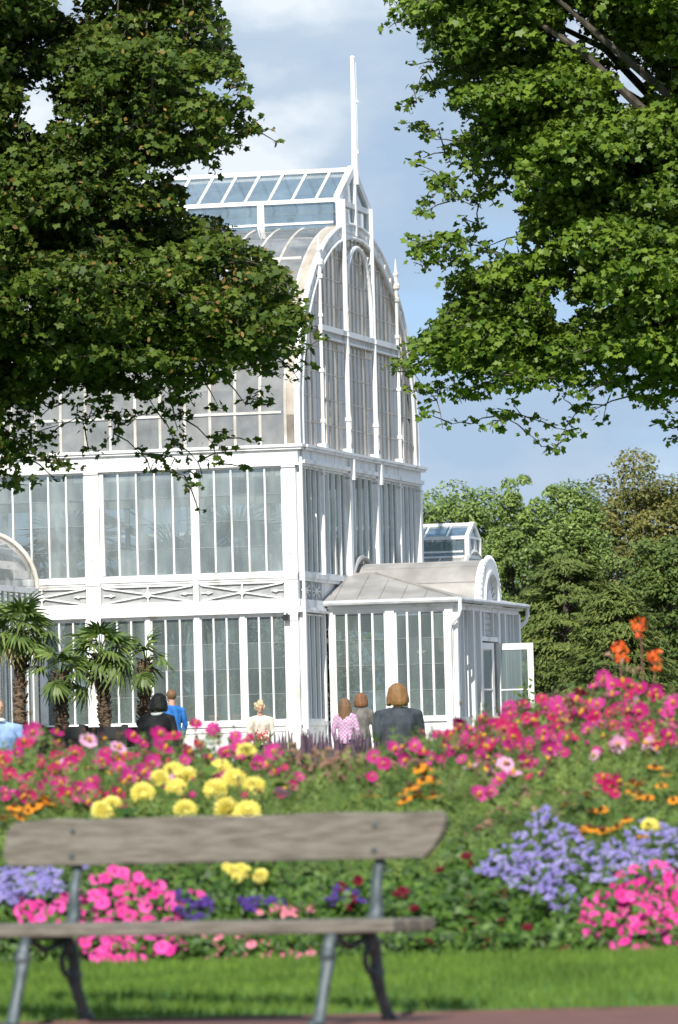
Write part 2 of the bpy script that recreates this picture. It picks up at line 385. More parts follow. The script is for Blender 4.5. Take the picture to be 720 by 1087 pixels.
for bay in range(3):
    s0 = pil_s[bay] + (.30 if bay == 0 else .16); s1 = pil_s[bay+1]-.16 if bay < 2 else 13.04
    mid = pil_s[bay]+HALF+.02
    mb = MB(); FR(mb, mid-.055, mid+.055, -.05, .09, 4.45, 6.74); mb.build('mullion_post', MW, ph)
    for a, b in ((s0, mid-.055), (mid+.055, s1)):
        window(ph, 'F', a, b, 4.45, 6.74, 5, 4)
        # lower storey: two quarter windows each
        q = (a+b)/2
        mb = MB(); FR(mb, q-.05, q+.05, -.05, .07, 1.29, 3.58); mb.build('mullion_post', MW, ph)
        window(ph, 'F', a, q-.05, 1.29, 3.56, 3, 4, gm=GL); window(ph, 'F', q+.05, b, 1.29, 3.56, 3, 4, gm=GL)
        # ornamental panel with crossed bars
        pn = MB(); FR(pn, a, b, -.06, -.02, 3.88, 4.27); po = pn.build('frieze_panel', mat_panel if 'mat_panel' in globals() else globals().setdefault('mat_panel', mat('panel_grey', (.30,.31,.31), (.42,.43,.42), 4, .7)), ph)
        x = MB(); zc = 4.075; hh = .165; cs = (a+b)/2
        for sx in (-1,1):
            for sz in (-1,1):
                x.bar((-(cs+sx*.06), -.02, zc+sz*.02), (-(cs+sx*((b-a)/2-.05)), -.02, zc+sz*hh), .03, .028, (0,1,0))
            e_ = cs+sx*((b-a)/2-.30)
            x.bar((-e_, -.02, zc), (-(e_+sx*.26), -.02, zc), .022, .02, (0,1,0))
            x.prism([(-(e_+sx*.0),-.005,zc),(-(e_+sx*.10),-.005,zc+.035),(-(e_+sx*.16),-.005,zc),(-(e_+sx*.10),-.005,zc-.035)], (0,-.03,0))
        x.bar((-cs,-.02,zc-.185),(-cs,-.02,zc+.185), .03,.03,(0,1,0))
        x.tube([(-cs,-.0,zc),(-cs,-.045,zc)], .07, 10)
        x.bar((-a-.02,-.02,zc+.175),(-b+.02,-.02,zc+.175), .02,.024,(0,1,0)); x.bar((-a-.02,-.02,zc-.18),(-b+.02,-.02,zc-.18), .02,.024,(0,1,0))
        x.build('cross_brace', MW, po)
    mb = MB(); FR(mb, mid-.055, mid+.055, -.05, .09, 3.70, 4.45); FR(mb, mid-.06, mid+.06, -.05, .08, 1.29, 3.58); mb.build('mullion_post', MW, ph)
mb = MB()
FR(mb, -.0, LEN, -.08, .075, 4.35, 4.45); FR(mb, 0, LEN, -.08, .05, 4.30, 4.35); FR(mb, 0, LEN, -.08, .03, 4.265, 4.30)
SD(mb, 0.081, D11, -.08, .075, 4.35, 4.45); SD(mb, .081, D11, -.08, .04, 4.28, 4.35)
mb.build('sill_band', MW, ph)
mb = MB()
FR(mb, -.02, LEN, -.08, .07, 3.72, 3.88); FR(mb, -.16, LEN, -.08, .155, 3.60, 3.66); FR(mb, -.10, LEN, -.08, .10, 3.66, 3.72); FR(mb, 0, LEN, -.08, .05, 3.56, 3.60)
SD(mb, .081, 2.0, -.08, .07, 3.72, 3.88); SD(mb, .0, 2.0, -.08, .155, 3.602, 3.66); SD(mb, .0, 2.0, -.08, .10, 3.662, 3.72)
mb.build('lower_cornice', MW, ph)
mb = MB()   # sill and plinth
FR(mb, -.02, LEN, -.08, .09, 1.19, 1.29); FR(mb, 0, LEN, -.08, .055, 1.07, 1.19); FR(mb, 0, LEN, -.08, .03, 0, 1.07)
SD(mb, .09, D11, -.08, .07, 1.19, 1.288); SD(mb, .09, D11, -.08, .03, 0, 1.19)
for bay in range(3):
    for h in range(4):
        a = pil_s[bay]+.25+h*1.1; FR(mb, a, a+.95, .03, .045, .2, .98)
mb.build('plinth', MW, ph)
# --- main entablature
mb = MB()
FR(mb, -.06, LEN, -.15, .10, 6.79, 7.08); FR(mb, -.16, LEN, -.15, .17, 7.08, 7.13); FR(mb, -.20, LEN, -.15, .21, 7.13, 7.19); FR(mb, -.10, LEN, -.12, .13, 6.74, 6.79)
SD(mb, .152, D11+.1, -.15, .10, 6.88, 7.08); SD(mb, .152, D11+.2, -.15, .20, 7.08, 7.13); SD(mb, .152, D11+.24, -.15, .24, 7.132, 7.19); SD(mb, .122, D11+.15, -.12, .17, 6.79, 6.88)
SD(mb, .0, D11+.1, -.12, .115, 6.742, 6.79)
mb.box(-LEN, -.15, D11-.1, D11+.1, 6.75, 7.19)
mb.build('cornice', MW, ph)
# --- gable side wall (upper storey)
SP = [(.0,.10,.10),(1.98,.05,.11),(4.27,.10,.15),(6.83,.10,.15),(9.12,.05,.11),(11.0,.10,.15)]
for i,(s, hw, t) in enumerate(SP):
    mb = MB()
    a, b = max(s-hw, .061 if i==0 else 0), min(s+hw, D11)
    SD(mb, a, b, -.06, t, 4.45, 6.742); SD(mb, a, b+.01, -.06, t+.02, 6.62, 6.66)
    if i in (2,3): SD(mb, s-.06, s+.06, t, t+.10, 6.60, 7.05)
    mb.build('pilaster', MW, ph)
for i in range(5):
    a = SP[i][0]+SP[i][1]; b = SP[i+1][0]-SP[i+1][1]
    window(ph, 'S', a, b, 4.45, 6.74, 4, 4, mull=.04, dep=.06, gm=GL)
    if i == 0:
        window(ph, 'S', .16, 1.9, 1.29, 3.58, 4, 4, mull=.045, dep=.06, gm=GL)
        pn = MB(); SD(pn, .16, 1.95, -.06, -.02, 3.88, 4.28); po = pn.build('frieze_panel', mat_panel, ph)
        x = MB()
        for c in (.62, 1.5):
            for q in range(4):
                an = q*PI/4; dx = math.cos(an)*.40; dz = math.sin(an)*.17
                x.bar((-.005,c-dx,4.08-dz),(-.005,c+dx,4.08+dz), .022,.022,(1,0,0))
            x.ell((0,c,4.08),(.03,.07,.06),8)
        x.bar((-.005,1.06,3.88),(-.005,1.06,4.28),.05,.05,(1,0,0))
        x.build('cross_brace', MW, po)
    elif i in (1,2,3): pass
mb = MB(); SD(mb, .0, .16, -.06, .12, .0, 3.6); SD(mb, 1.9, 2.0, -.06, .07, 0, 3.6); mb.build('pilaster', MW, ph)
mb = MB(); SD(mb, 8.9, 11.0, -.06, .02, 0, 3.9); SD(mb, 2.1, 8.9, -.10, -.03, 3.3, 4.28); SD(mb, 8.9, 11.0, -.06, .02, 3.9, 4.28); mb.build('wall', MW, ph)
# rear and far end walls
mb = MB()
for i in range(25):
    x = -LEN + i*.55
    if x < -.1: mb.box(x-.02, x+.02, D11-.03, D11+.03, 1.2, 6.75)
for z in (1.1, 2.5, 3.9, 5.3): mb.box(-LEN, -.1, D11-.04, D11+.04, z, z+.1)
mb.box(-LEN, -.1, D11-.05, D11+.05, 0, 1.1)
for i in range(17):
    y = .4+i*.65; mb.box(-LEN-.03,-LEN+.03, y-.02,y+.02, 1.2, 7.1)
mb.box(-LEN-.05,-LEN+.05, .1, D11-.1, 0, 1.2)
wl = mb.build('rear_wall', MWD, ph)
gl = MB()
for i in range(24):
    x = -LEN+i*.55
    for j in range(4): gl.add([(x+.02,D11,1.2+j*1.39),(x+.53,D11,1.2+j*1.39),(x+.53,D11,1.2+(j+1)*1.39),(x+.02,D11,1.2+(j+1)*1.39)], [(0,1,2,3)])
gl.add([(-LEN,.1,1.2),(-LEN,D11-.1,1.2),(-LEN,D11-.1,7.1),(-LEN,.1,7.1)], [(0,1,2,3)])
gl.build('glazing', GW, wl)
mb = MB(); mb.box(-LEN+.06,-.06,.06,D11-.06,0,.12); mb.build('floor', MIN_FLOOR, ph)
# interior gallery, stair and columns
mb = MB(); mb.box(-LEN+.2,-.3,2.1,2.3,6.05,6.28); mb.box(-LEN+.2,-.3,2.1,2.15,6.6,6.64)
for i in range(8): mb.tube([(-1.2-i*1.6,2.2,.1),(-1.2-i*1.6,2.2,6.05)], .06, 8)
mb.box(-LEN+.2,-.3,8.6,8.8,4.0,4.3)
for i in range(8): mb.tube([(-1.2-i*1.6,8.7,.1),(-1.2-i*1.6,8.7,7.3)], .07, 8)
mb.bar((-5.4,2.6,6.1),(-2.2,2.6,4.4), .16,.05,(0,1,0)); mb.bar((-5.4,2.6,6.5),(-2.2,2.6,4.8), .04,.04,(0,1,0))
mb.bar((-6.8,3.4,5.6),(-4.8,3.4,5.1), .3,.05,(0,1,0))
mb.build('gallery', MIN, ph)
# --- vaulted roof
CY = D11/2; RA = CY-.03; H0_ = .7; RB = 4.45
def prof(n=28, inset=0.0):
    pts = [(inset+.03, 0.0)]
    a = RA-inset; b = RB-inset
    for i in range(n+1):
        t = PI*i/n; pts.append((CY - a*math.cos(t), H0_ + b*math.sin(t)))
    pts.append((D11-.03-inset, 0.0)); return pts
PR = prof()
LW = 1.3       # lantern half width
def roof_h(y): return H0_ + RB*math.sqrt(max(0, 1-((y-CY)/RA)**2))
gl = MB(); rb = MB(); pu = MB()
nrib = 23; xs = [-.22 - i*(LEN-.4)/nrib for i in range(nrib+1)]
for i in range(nrib):
    for j in range(len(PR)-1):
        (ya,za),(yb,zb) = PR[j], PR[j+1]
        if abs((ya+yb)/2-CY) < LW-.25: continue
        e1 = random.uniform(0,.012); 
        gl.add([(xs[i]-.02,ya,ZC+za+e1),(xs[i]-.02,yb,ZC+zb),(xs[i+1]+.02,yb,ZC+zb+e1),(xs[i+1]+.02,ya,ZC+za)], [(0,1,2,3)])
for x in xs:
    for j in range(len(PR)-1):
        (ya,za),(yb,zb) = PR[j], PR[j+1]
        if abs((ya+yb)/2-CY) < LW-.3: continue
        rb.bar((x,ya,ZC+za),(x,yb,ZC+zb), .03,.06,(1,0,0))
for j in (1,5,9,21,25):
    y,z = PR[j]; pu.bar((-.3,y,ZC+z),(-LEN+.05,y,ZC+z), .07,.05)
roof = pu.build('roof', MWD, ph); rb.build('rib', mat('rib_paint',(.40,.37,.32),(.60,.57,.52),2.5,.6,detail=8), roof); gl.build('roof_glazing', GR, roof)
mb = MB()     # beige verge strip behind the arch
for j in range(len(PR)-1):
    (ya,za),(yb,zb) = PR[j], PR[j+1]
    mb.add([(-.20,ya,ZC+za+.02),(-.02,ya,ZC+za+.02),(-.02,yb,ZC+zb+.02),(-.20,yb,ZC+zb+.02),(-.20,ya,ZC+za-.06),(-.02,ya,ZC+za-.06),(-.02,yb,ZC+zb-.06),(-.20,yb,ZC+zb-.06)],
           [(0,1,2,3),(7,6,5,4),(0,3,7,4),(1,5,6,2)])
mb.build('verge', mat('verge_paint',(.36,.31,.25),(.52,.46,.38),2.5,.6,detail=8), ph)
# far gable closing
mb = MB(); pts = [(-LEN, y, ZC+z) for y,z in PR]; mb.add(pts, [tuple(range(len(pts)))]); mb.build('rear_gable', GB, ph)
# --- arched gable end
ring = MB(); W = .30
inn = prof(28, W)
for j in range(len(PR)-1):
    (ya,za),(yb,zb) = PR[j], PR[j+1]; (yc,zc),(yd,zd) = inn[j], inn[j+1]
    ring.add([(-.02,ya,ZC+za),(-.02,yb,ZC+zb),(-.02,yd,ZC+zd),(-.02,yc,ZC+zc),(.06,ya,ZC+za),(.06,yb,ZC+zb),(.06,yd,ZC+zd),(.06,yc,ZC+zc)],
             [(4,7,6,5),(0,1,2,3),(0,4,5,1),(3,2,6,7)])
ring.tube([(.07,y,ZC+z) for y,z in PR], .042, 8); ring.tube([(.08,y,ZC+z) for y,z in inn], .04, 8)
for t in np.linspace(.12, PI-.12, 26):
    y = CY-(RA-W/2)*math.cos(t); z = H0_+(RB-W/2)*math.sin(t); ring.tube([(.06,y,ZC+z),(.10,y,ZC+z)], .06, 8)
ring.build('gable_arch', MW, ph)
gl = MB(); ml = MB()
def inner_h(y): 
    a = RA-W; d = (y-CY)/a
    return H0_ + (RB-W)*math.sqrt(max(0,1-d*d)) if abs(d) < 1 else 0
edges = [W+.04, 1.98, 4.27, 6.83, 9.12, D11-W-.04]; cnt = [4,6,7,6,4]
rowh = [0, .56, 1.12, 1.68, 2.24, 2.62, 3.2, 3.78, 4.3, 4.8]
for (a,b),nn in zip(zip(edges, edges[1:]), cnt):
    for i in range(nn):
        y0 = lerp(a,b,i/nn); y1 = lerp(a,b,(i+1)/nn)
        if i: ml.box(-.02,.018,y0-.018,y0+.018,ZC, ZC+max(.02, inner_h(y0)))
        for z0,z1 in zip(rowh,rowh[1:]):
            ha, hb_ = inner_h(y0), inner_h(y1)
            if max(ha,hb_) <= z0: continue
            e_ = random.uniform(-.004,.004)
            gl.add([(-.005+e_,y0+.01,ZC+z0),(-.005-e_,y1-.01,ZC+z0),(-.005,y1-.01,ZC+max(z0,min(z1,hb_))),(-.005,y0+.01,ZC+max(z0,min(z1,ha)))], [(0,1,2,3)])
for z in rowh[1:]:
    if z > 4.3: continue
    ys = [y for y in np.linspace(W,D11-W,200) if inner_h(y) > z]
    if ys: ml.box(-.01,.012,ys[0],ys[-1],ZC+z-.012,ZC+z+.012)
gb = ml.build('gable_glazing_bars', MCR, ph); gl.build('gable_glazing', GB, gb)
for i,s in enumerate((1.98,4.27,6.83,9.12)):
    mb = MB(); big = i in (1,2); top = 5.62 if big else 3.75; r = .055 if big else .038
    mb.tube([(.12,s,ZC+.0),(.12,s,ZC+top)], r, 10)
    mb.box(.0,.20,s-.11,s+.11,ZC,ZC+.10); 
    for z in ([.75,2.62] if big else [.6,1.7,2.9]): mb.tube([(.12,s,ZC+z-.04),(.12,s,ZC+z+.04)], r+.022, 10)
    mb.build('gable_column', MW, ph)
    if not big:
        fm = MB(); fm.lathe([(.07,3.7),(.08,3.78),(.045,3.80),(.045,3.95),(.09,4.0),(.10,4.08),(.05,4.14),(.04,4.25),(.07,4.32),(.03,4.4),(.02,4.55),(.004,4.68)], (.12,s,ZC), 12); fm.build('finial', MW, ph)
mb = MB(); mb.box(.06,.16,1.98,9.12,ZC+2.58,ZC+2.70); mb.box(.05,.13,1.98,9.12,ZC+2.42,ZC+2.46)
for y in np.arange(2.1,9.1,.13): mb.bar((.1,y,ZC+2.46),(.1,y+.06,ZC+2.58),.03,.03,(1,0,0))
mb.build('cross_rail', MW, ph)
mb = MB(); pts = []
for i in range(21):
    t = PI*i/20; y = CY-1.18*math.cos(t); z = 3.1+1.55*math.sin(t)**.9; pts.append((.10,y,ZC+z))
pts = [(.10,CY-1.18,ZC+2.6)] + pts + [(.10,CY+1.18,ZC+2.6)]
mb.tube(pts, .045, 8)
for sx in (-1,1):
    for q in range(3):
        mb.tube([(.10,CY+sx*(1.0+ .11*math.cos(a)),ZC+4.2+q*.17-.12+.08*math.sin(a)) for a in np.linspace(0,2*PI,9)], .018, 6)
    mb.tube([(.10,CY+sx*.9,ZC+4.3),(.12,CY+sx*.7,ZC+4.5),(.10,CY+sx*.4,ZC+4.62)], .03, 6)
mb.build('inner_arch', MW, ph)
# --- ridge lantern
lan = MB(); lb = 4.98; le = 5.62; la = 6.36
for sy in (-1,1):
    y = CY+sy*LW
    lan.box(-LEN,.06,y-.06,y+.06,ZC+lb-.12,ZC+lb); lan.box(-LEN,.06,y-.06,y+.06,ZC+le-.05,ZC+le+.04)
    lan.box(-LEN,.04,y-.14,y+.02 if sy<0 else y+.14,ZC+lb-.16,ZC+lb-.12)
    lan.box(-.02,.10,y-.09,y+.09,ZC+lb-.3,ZC+le)                  # end posts
    for i in range(9):
        x = -1.75*i-1.72
        if x > -LEN: lan.box(x-.05,x+.05,y-.05,y+.05,ZC+lb,ZC+le); lan.box(x-.10,x-.06,y-.03-.03*(sy<0),y+.03+.03*(sy>0),ZC+lb,ZC+le)
    lan.box(-LEN,-.1,y-.03,y+.03,ZC+lb+.12,ZC+lb+.17)
    lan.bar((.02,y-sy*-.10,ZC+le-.0),(.02,CY,ZC+la+.05), .17,.14,(1,0,0))  # gable rafters
    for i in range(25):
        x = -.48-i*.54
        if x > -LEN: lan.bar((x,y+sy*.08,ZC+le+.0),(x,CY,ZC+la), .035,.06,(1,0,0))
lan.box(-LEN,.08,CY-.05,CY+.05,ZC+la-.0,ZC+la+.09)
lan.box(-.0,.10,CY-LW,CY+LW,ZC+le-.12,ZC+le-.0); lan.box(.0,.12,CY-.07,CY+.07,ZC+4.9,ZC+la+.1); lan.box(.0,.08,CY-LW,CY+LW,ZC+lb-.05,ZC+lb+.02)
lo = lan.build('lantern', MW, ph)
lg = MB(); xs2 = [-.1]+[-.48-i*.54 for i in range(24)]
for sy in (-1,1):
    y = CY+sy*LW
    for a,b in zip(xs2,xs2[1:]):
        if b < -LEN: continue
        lg.add([(a,y+sy*.05,ZC+le+.01),(a,CY,ZC+la-.01),(b,CY,ZC+la-.01),(b,y+sy*.05,ZC+le+.01)],[(0,1,2,3)])
        lg.add([(a,y,ZC+lb),(a,y,ZC+le),(b,y,ZC+le),(b,y,ZC+lb)],[(0,1,2,3)])
lg.add([(.03,CY-LW,ZC+lb),(.03,CY+LW,ZC+lb),(.03,CY+LW,ZC+le),(.03,CY,ZC+la),(.03,CY-LW,ZC+le)],[(0,1,2,3,4)])
lg.build('lantern_glazing', GT, lo)
fp = MB(); fp.tube([(.10,CY,ZC+la-.3),(.10,CY,ZC+la+1.0),(.10,CY,ZC+8.88)], [.085,.065,.045], 10); fp.ell((.10,CY,ZC+8.9),(.06,.06,.05),8)
fp.box(.14,.22,CY-.02,CY+.02,ZC+7.9,ZC+7.94); fp.tube([(.17,CY+.02,ZC+6.6),(.17,CY+.02,ZC+8.8)], .006, 4); fp.box(.12,.2,CY-.03,CY+.03,ZC+6.75,ZC+6.82)
fp.build('flagpole', MW, ph)
mb = MB(); mb.tube([(.14,-.14,ZC-.28),(.14,-.14,1.1)], .035, 8); mb.build('downpipe', MW, ph)
mb = MB(); mb.box(-.30,-.17,-.30,-.16,3.42,3.55); mb.box(-.25,-.22,-.2,-.1,3.5,3.58); mb.build('floodlight', MDK, ph)

# ------------------------------------------------------------------ entrance porch
S0 = 2.1
pl = ph.matrix_basis  # not evaluated yet: compute by hand
def PW(x, y, z=0):    # glasshouse local -> world
    return Vector((C0.x + x*math.cos(A) + y*math.sin(A), C0.y - x*math.sin(A) + y*math.cos(A), BASE+z))
pc = tag(empty('entrance_porch', PW(.12, S0), -A), 'low white glazed entrance porch with zinc roof and fan shaped pediment on the gable', 'porch')
PX = 2.72; PD = 6.4
def XB(mb, x0,x1,t0,t1,z0,z1,mi=0): mb.box(x0,x1,-t1,-t0,z0,z1,mi)
def pwin(x0,x1,z0,z1,npan,rows):
    fr = MB(); f_=.04
    XB(fr,x0,x0+f_,-.05,.03,z0,z1); XB(fr,x1-f_,x1,-.05,.03,z0,z1); XB(fr,x0+f_,x1-f_,-.05,.03,z0,z0+.04); XB(fr,x0+f_,x1-f_,-.05,.03,z1-.04,z1)
    gl = MB(); hb = MB()
    for i in range(npan):
        a = lerp(x0,x1,i/npan); b = lerp(x0,x1,(i+1)/npan)
        if i: XB(fr,a-.022,a+.022,-.03,.055,z0+.04,z1-.04)
        for j in range(rows):
            za = lerp(z0+.04,z1-.04,j/rows); zb = lerp(z0+.04,z1-.04,(j+1)/rows); e_=random.uniform(-.004,.004)
            gl.add([(a+.02,.012+e_,za),(b-.02,.012-e_,za),(b-.02,.012,zb),(a+.02,.012,zb)],[(0,1,2,3)])
    for j in range(1,rows):
        z = lerp(z0+.04,z1-.04,j/rows); XB(hb,x0+f_,x1-f_,-.006,.002,z-.004,z+.004)
    f = fr.build('window', MW, pc); gl.build('glazing', GL, f); hb.build('glazing_bar', MGBR, f)
ZE = 3.70
for x0,x1 in ((0,.10),(1.26,1.46),(2.58,2.76)):
    mb = MB(); XB(mb,x0,x1,-.06,.09,0,ZE-.08); mb.build('pilaster', MW, pc)
pwin(.10,1.26,1.30,3.62,4,4); pwin(1.46,2.58,1.30,3.62,4,4)
mb = MB(); XB(mb,0,PX+.04,-.06,.10,1.22,1.30); XB(mb,0,PX+.02,-.06,.05,0,1.22); mb.box(PX-.06,PX+.05,.06,2.4,0,1.3); mb.box(PX-.06,PX+.05,4.15,PD,0,1.3); mb.box(0,PX,PD-.06,PD,0,ZE); mb.build('plinth', MW, pc)
mb = MB(); XB(mb,0,PX+.05,-.06,.07,3.62,ZE); mb.box(PX-.06,PX+.07,.06,PD+.02,3.62,ZE+.02); XB(mb,0,PX+.12,-.06,.14,ZE,ZE+.06); mb.box(PX,PX+.16,.06,PD+.1,ZE+.021,ZE+.06)
mb.build('cornice', MW, pc)
gt = MB(); gt.tube([(-.05,-.24,ZE+.12),(PX+.22,-.24,ZE+.12)], .06, 8); gt.tube([(PX+.24,-.24,ZE+.12),(PX+.24,PD+.25,ZE+.12)], .055, 8); gt.build('gutter', MGUT, pc)
for yy in (-.22, PD+.2):
    dp = MB(); q = 1 if yy < 0 else -1
    dp.tube([(PX+.24,yy,ZE+.12),(PX+.24,yy,ZE-.10),(PX+.20,yy+.03*q,ZE-.22),(PX+.0,yy+.08*q,ZE-.42),(PX-.02,yy+.08*q,ZE-.55),(PX-.02,yy+.08*q,.1)], .045, 8); dp.build('downpipe', MW, pc)
# end wall of the porch
for y0,y1 in ((.0,.14),(1.55,1.68),(2.25,2.42),(4.1,4.26),(4.75,4.87),(6.23,6.4)):
    mb = MB(); mb.box(PX-.06,PX+.12,y0,y1,.0,ZE-.06); mb.build('pilaster', MW, pc)
fr = MB(); gl = MB()
for a,b in ((.14,1.55),(1.68,2.25),(4.26,4.75),(4.87,6.23)):
    n_ = max(2, round((b-a)/.36))
    for i in range(1,n_): y = lerp(a,b,i/n_); fr.box(PX-.03,PX+.07,y-.022,y+.022,1.3,3.62)
    gl.add([(PX,a,1.3),(PX,b,1.3),(PX,b,3.62),(PX,a,3.62)],[(0,1,2,3)])
f = fr.build('end_window', MW, pc); gl.build('glazing', GL, f)
tr = MB(); tr.box(PX-.04,PX+.10,2.42,4.10,2.98,3.08); tr.box(PX-.02,PX+.09,2.78,2.84,3.08,3.62); tr.box(PX-.02,PX+.09,3.70,3.76,3.08,3.62)
for i in range(6):
    y = 2.86+i*.14
    tr.bar((PX+.02,y,3.08),(PX+.02,y+.15,3.35),.025,.025,(1,0,0)); tr.bar((PX+.02,y+.15,3.08),(PX+.02,y,3.35),.025,.025,(1,0,0))
    tr.bar((PX+.02,y,3.35),(PX+.02,y+.15,3.62),.025,.025,(1,0,0)); tr.bar((PX+.02,y+.15,3.35),(PX+.02,y,3.62),.025,.025,(1,0,0))
tro = tr.build('transom', MW, pc); gl = MB(); gl.add([(PX-.02,2.42,3.08),(PX-.02,4.1,3.08),(PX-.02,4.1,3.62),(PX-.02,2.42,3.62)],[(0,1,2,3)]); gl.build('glazing', GL, tro)
# near leaf stands ajar, far leaf swung right out
for nm, px0, py0, ang in (('door', PX+.06, 4.06, 0), ('door', PX+.06, 2.46, PI/2-.12)):
    dr = MB(); L_ = .84
    dr.box(0,.09,-.02,.02,.05,2.94); dr.box(L_-.13,L_,-.02,.02,.05,2.94); dr.box(.09,L_-.13,-.02,.02,2.80,2.94); dr.box(.09,L_-.13,-.02,.02,.05,1.0); dr.box(.09,L_-.13,-.018,.018,1.9,1.93)
    d = dr.build('door', MW, pc); d.location = (px0,py0,0); d.rotation_euler = (0,0,ang)
    gl = MB(); gl.add([(.09,0,1.0),(L_-.13,0,1.0),(L_-.13,0,2.8),(.09,0,2.8)],[(0,1,2,3)]); gl.build('glazing', GL, d)
    hd = MB(); hd.tube([(L_-.06,-.02,1.25),(L_-.06,-.07,1.25),(L_-.06,-.07,1.45),(L_-.06,-.02,1.45)], .012, 6); hd.build('handle', MGUT, d)
# roof: hipped zinc slopes with a barrel vault ending in the fan pediment
rf = MB(); e0 = ZE+.15; rz = 4.52; oy = -.22; ox = PX+.20; m0 = 2.15; m1 = PD-2.15; hx = .55
rf.add([(-.1,oy,e0),(ox,oy,e0),(hx,m0,rz),(-.1,m0,rz)], [(0,1,2,3)])
rf.add([(ox,oy,e0),(ox,PD-oy,e0),(hx,m1,rz),(hx,m0,rz)], [(0,1,2,3)])
rf.add([(ox,PD-oy,e0),(-.1,PD-oy,e0),(-.1,m1,rz),(hx,m1,rz)], [(0,1,2,3)])
rf.add([(-.1,m0,rz),(hx,m0,rz),(hx,m1,rz),(-.1,m1,rz)], [(0,1,2,3)])
rf.add([(-.1,oy,e0),(ox,oy,e0),(ox,PD-oy,e0),(-.1,PD-oy,e0),(-.1,oy,e0-.06),(ox,oy,e0-.06),(ox,PD-oy,e0-.06),(-.1,PD-oy,e0-.06)], [(0,4,5,1),(1,5,6,2),(2,6,7,3),(4,7,6,5)])
ro = rf.build('roof', MROOF, pc)
sm = MB()
for i in range(6):
    x = .15+i*.5; xb = x*1.0
    top = min(1.0, (ox-x)/(ox-hx)); sm.bar((x,oy,e0+.012),(x-.25*top,lerp(oy,m0,top),lerp(e0,rz,top)+.012), .02,.02)
sm.bar((ox,oy,e0+.015),(hx,m0,rz+.015), .04,.03); sm.bar((hx,m0,rz+.012),(-.05,m0,rz+.012),.03,.03)
sm.build('roof_seam', MROOF, ro)
vt = MB(); R = .96; cy = PD/2; zv = 3.80
ang = [PI*i/18 for i in range(19)]
vs = [(x, cy-R*math.cos(a), zv+R*math.sin(a)) for x in (-.1, PX+.02) for a in ang]
vt.add(vs, [(i,i+1,i+20,i+19) for i in range(18)]); vo = vt.build('roof_vault', MROOF, pc, smooth=True)
sm = MB()
for i in (3,6,9,12): a = ang[i]; sm.bar((-.1,cy-(R+.005)*math.cos(a),zv+(R+.005)*math.sin(a)),(PX,cy-(R+.005)*math.cos(a),zv+(R+.005)*math.sin(a)), .02,.018)
sm.tube([(.0,cy-1.15*math.cos(a),zv+.2+.92*math.sin(a)) for a in ang], .06, 8); sm.build('roof_flashing', MROOF, vo)
pd = MB(); R1 = 1.0
seg = 24
for i in range(seg):
    a0 = PI*i/seg; a1 = PI*(i+1)/seg
    for r0,r1,xo in ((R1-.0,R1-.26,.16),(R1-.26,R1-.34,.20)):
        q = [(PX+.02,cy-r*math.cos(a),zv+r*math.sin(a)) for r,a in ((r0,a0),(r0,a1),(r1,a1),(r1,a0))]; pd.prism(q, (xo,0,0))
    am = (a0+a1)/2; pd.ell((PX+.14,cy-(R1+.015)*math.cos(am),zv+(R1+.015)*math.sin(am)),(.05,.07,.07),6)
for i in range(1,12):
    a = PI*i/12; pd.bar((PX+.08,cy-.25*math.cos(a),zv+.25*math.sin(a)),(PX+.08,cy-.70*math.cos(a),zv+.70*math.sin(a)), .05,.05,(1,0,0))
    pd.ell((PX+.10,cy-.64*math.cos(a),zv+.64*math.sin(a)),(.03,.07,.07),6)
pd.tube([(PX+.04,cy,zv+.1),(PX+.14,cy,zv+.1)], .22, 12)
pd.box(PX+.02,PX+.2,cy-R1,cy+R1,zv-.06,zv)
for a0 in range(12):
    pass
po = pd.build('pediment', MW, pc)
bk = MB(); bk.prism([(PX+.03,cy-.8*math.cos(a),zv+.8*math.sin(a)) for a in ang], (.02,0,0)); bk.build('pediment_back', MWD, po)
mb = MB(); mb.box(.05,PX-.06,.06,PD-.06,0,.1); mb.build('floor', MIN_FLOOR, pc)
# round discs hanging inside the porch
for i,(lx,ly,mm) in enumerate(((1.78,1.0,MIN),(2.42,.6,mat('wicker_brown',(.22,.14,.07),(.34,.24,.13),20,.8)))):
    hl = tag(empty('hanging_disc', pc.location), ['pale round disc hanging behind porch glass','brown round disc hanging behind porch glass by the corner post'][i], 'disc', 'round discs hanging inside the porch'); hl.rotation_euler=(0,0,-A)
    d = MB(); d.tube([(lx,ly,2.88),(lx,ly+.03,2.88)], .17, 20); d.build('disc', mm, hl); c_ = MB(); c_.tube([(lx,ly+.015,3.05),(lx,ly+.015,3.6)], .008, 5); c_.build('cord', MDK, hl)

# ------------------------------------------------------------------ west wing (left edge) and rear wing
def barrel_house(name, label, loc, R, wallh, length, axis, glassm, ribgap=.4):
    """small vaulted glasshouse; axis 'y' runs toward the camera (local -y)"""
    root = tag(empty(name, loc, -A), label, 'glasshouse')
    return root
LWc = P(-69, 622, 126.3)
wing = tag(empty('side_wing', (LWc.x, LWc.y, BASE), -A), 'small round vaulted glass wing projecting from the palm house at the left edge', 'glasshouse')
R = 1.22; zs = 1+(847-622)/51.2-BASE; dep = 3.2
an = [PI*i/20 for i in range(21)]
mb = MB(); mb.tube([(-R*math.cos(a),-.02,zs+R*math.sin(a)) for a in an], .045, 8); mb.tube([(-(R-.1)*math.cos(a),-.0,zs+(R-.1)*math.sin(a)) for a in an], .02, 6)
mb.tube([(-(R+.05)*math.cos(a),dep-.05,zs+(R+.05)*math.sin(a)) for a in an], .045, 8); mb.build('arch_rib', MCR, wing)
fg = MB(); fg.add([(-R*math.cos(a),.03,zs+R*math.sin(a)) for a in an],[tuple(range(21))]); fo = fg.build('arch_glazing', GR, wing)
fb = MB()
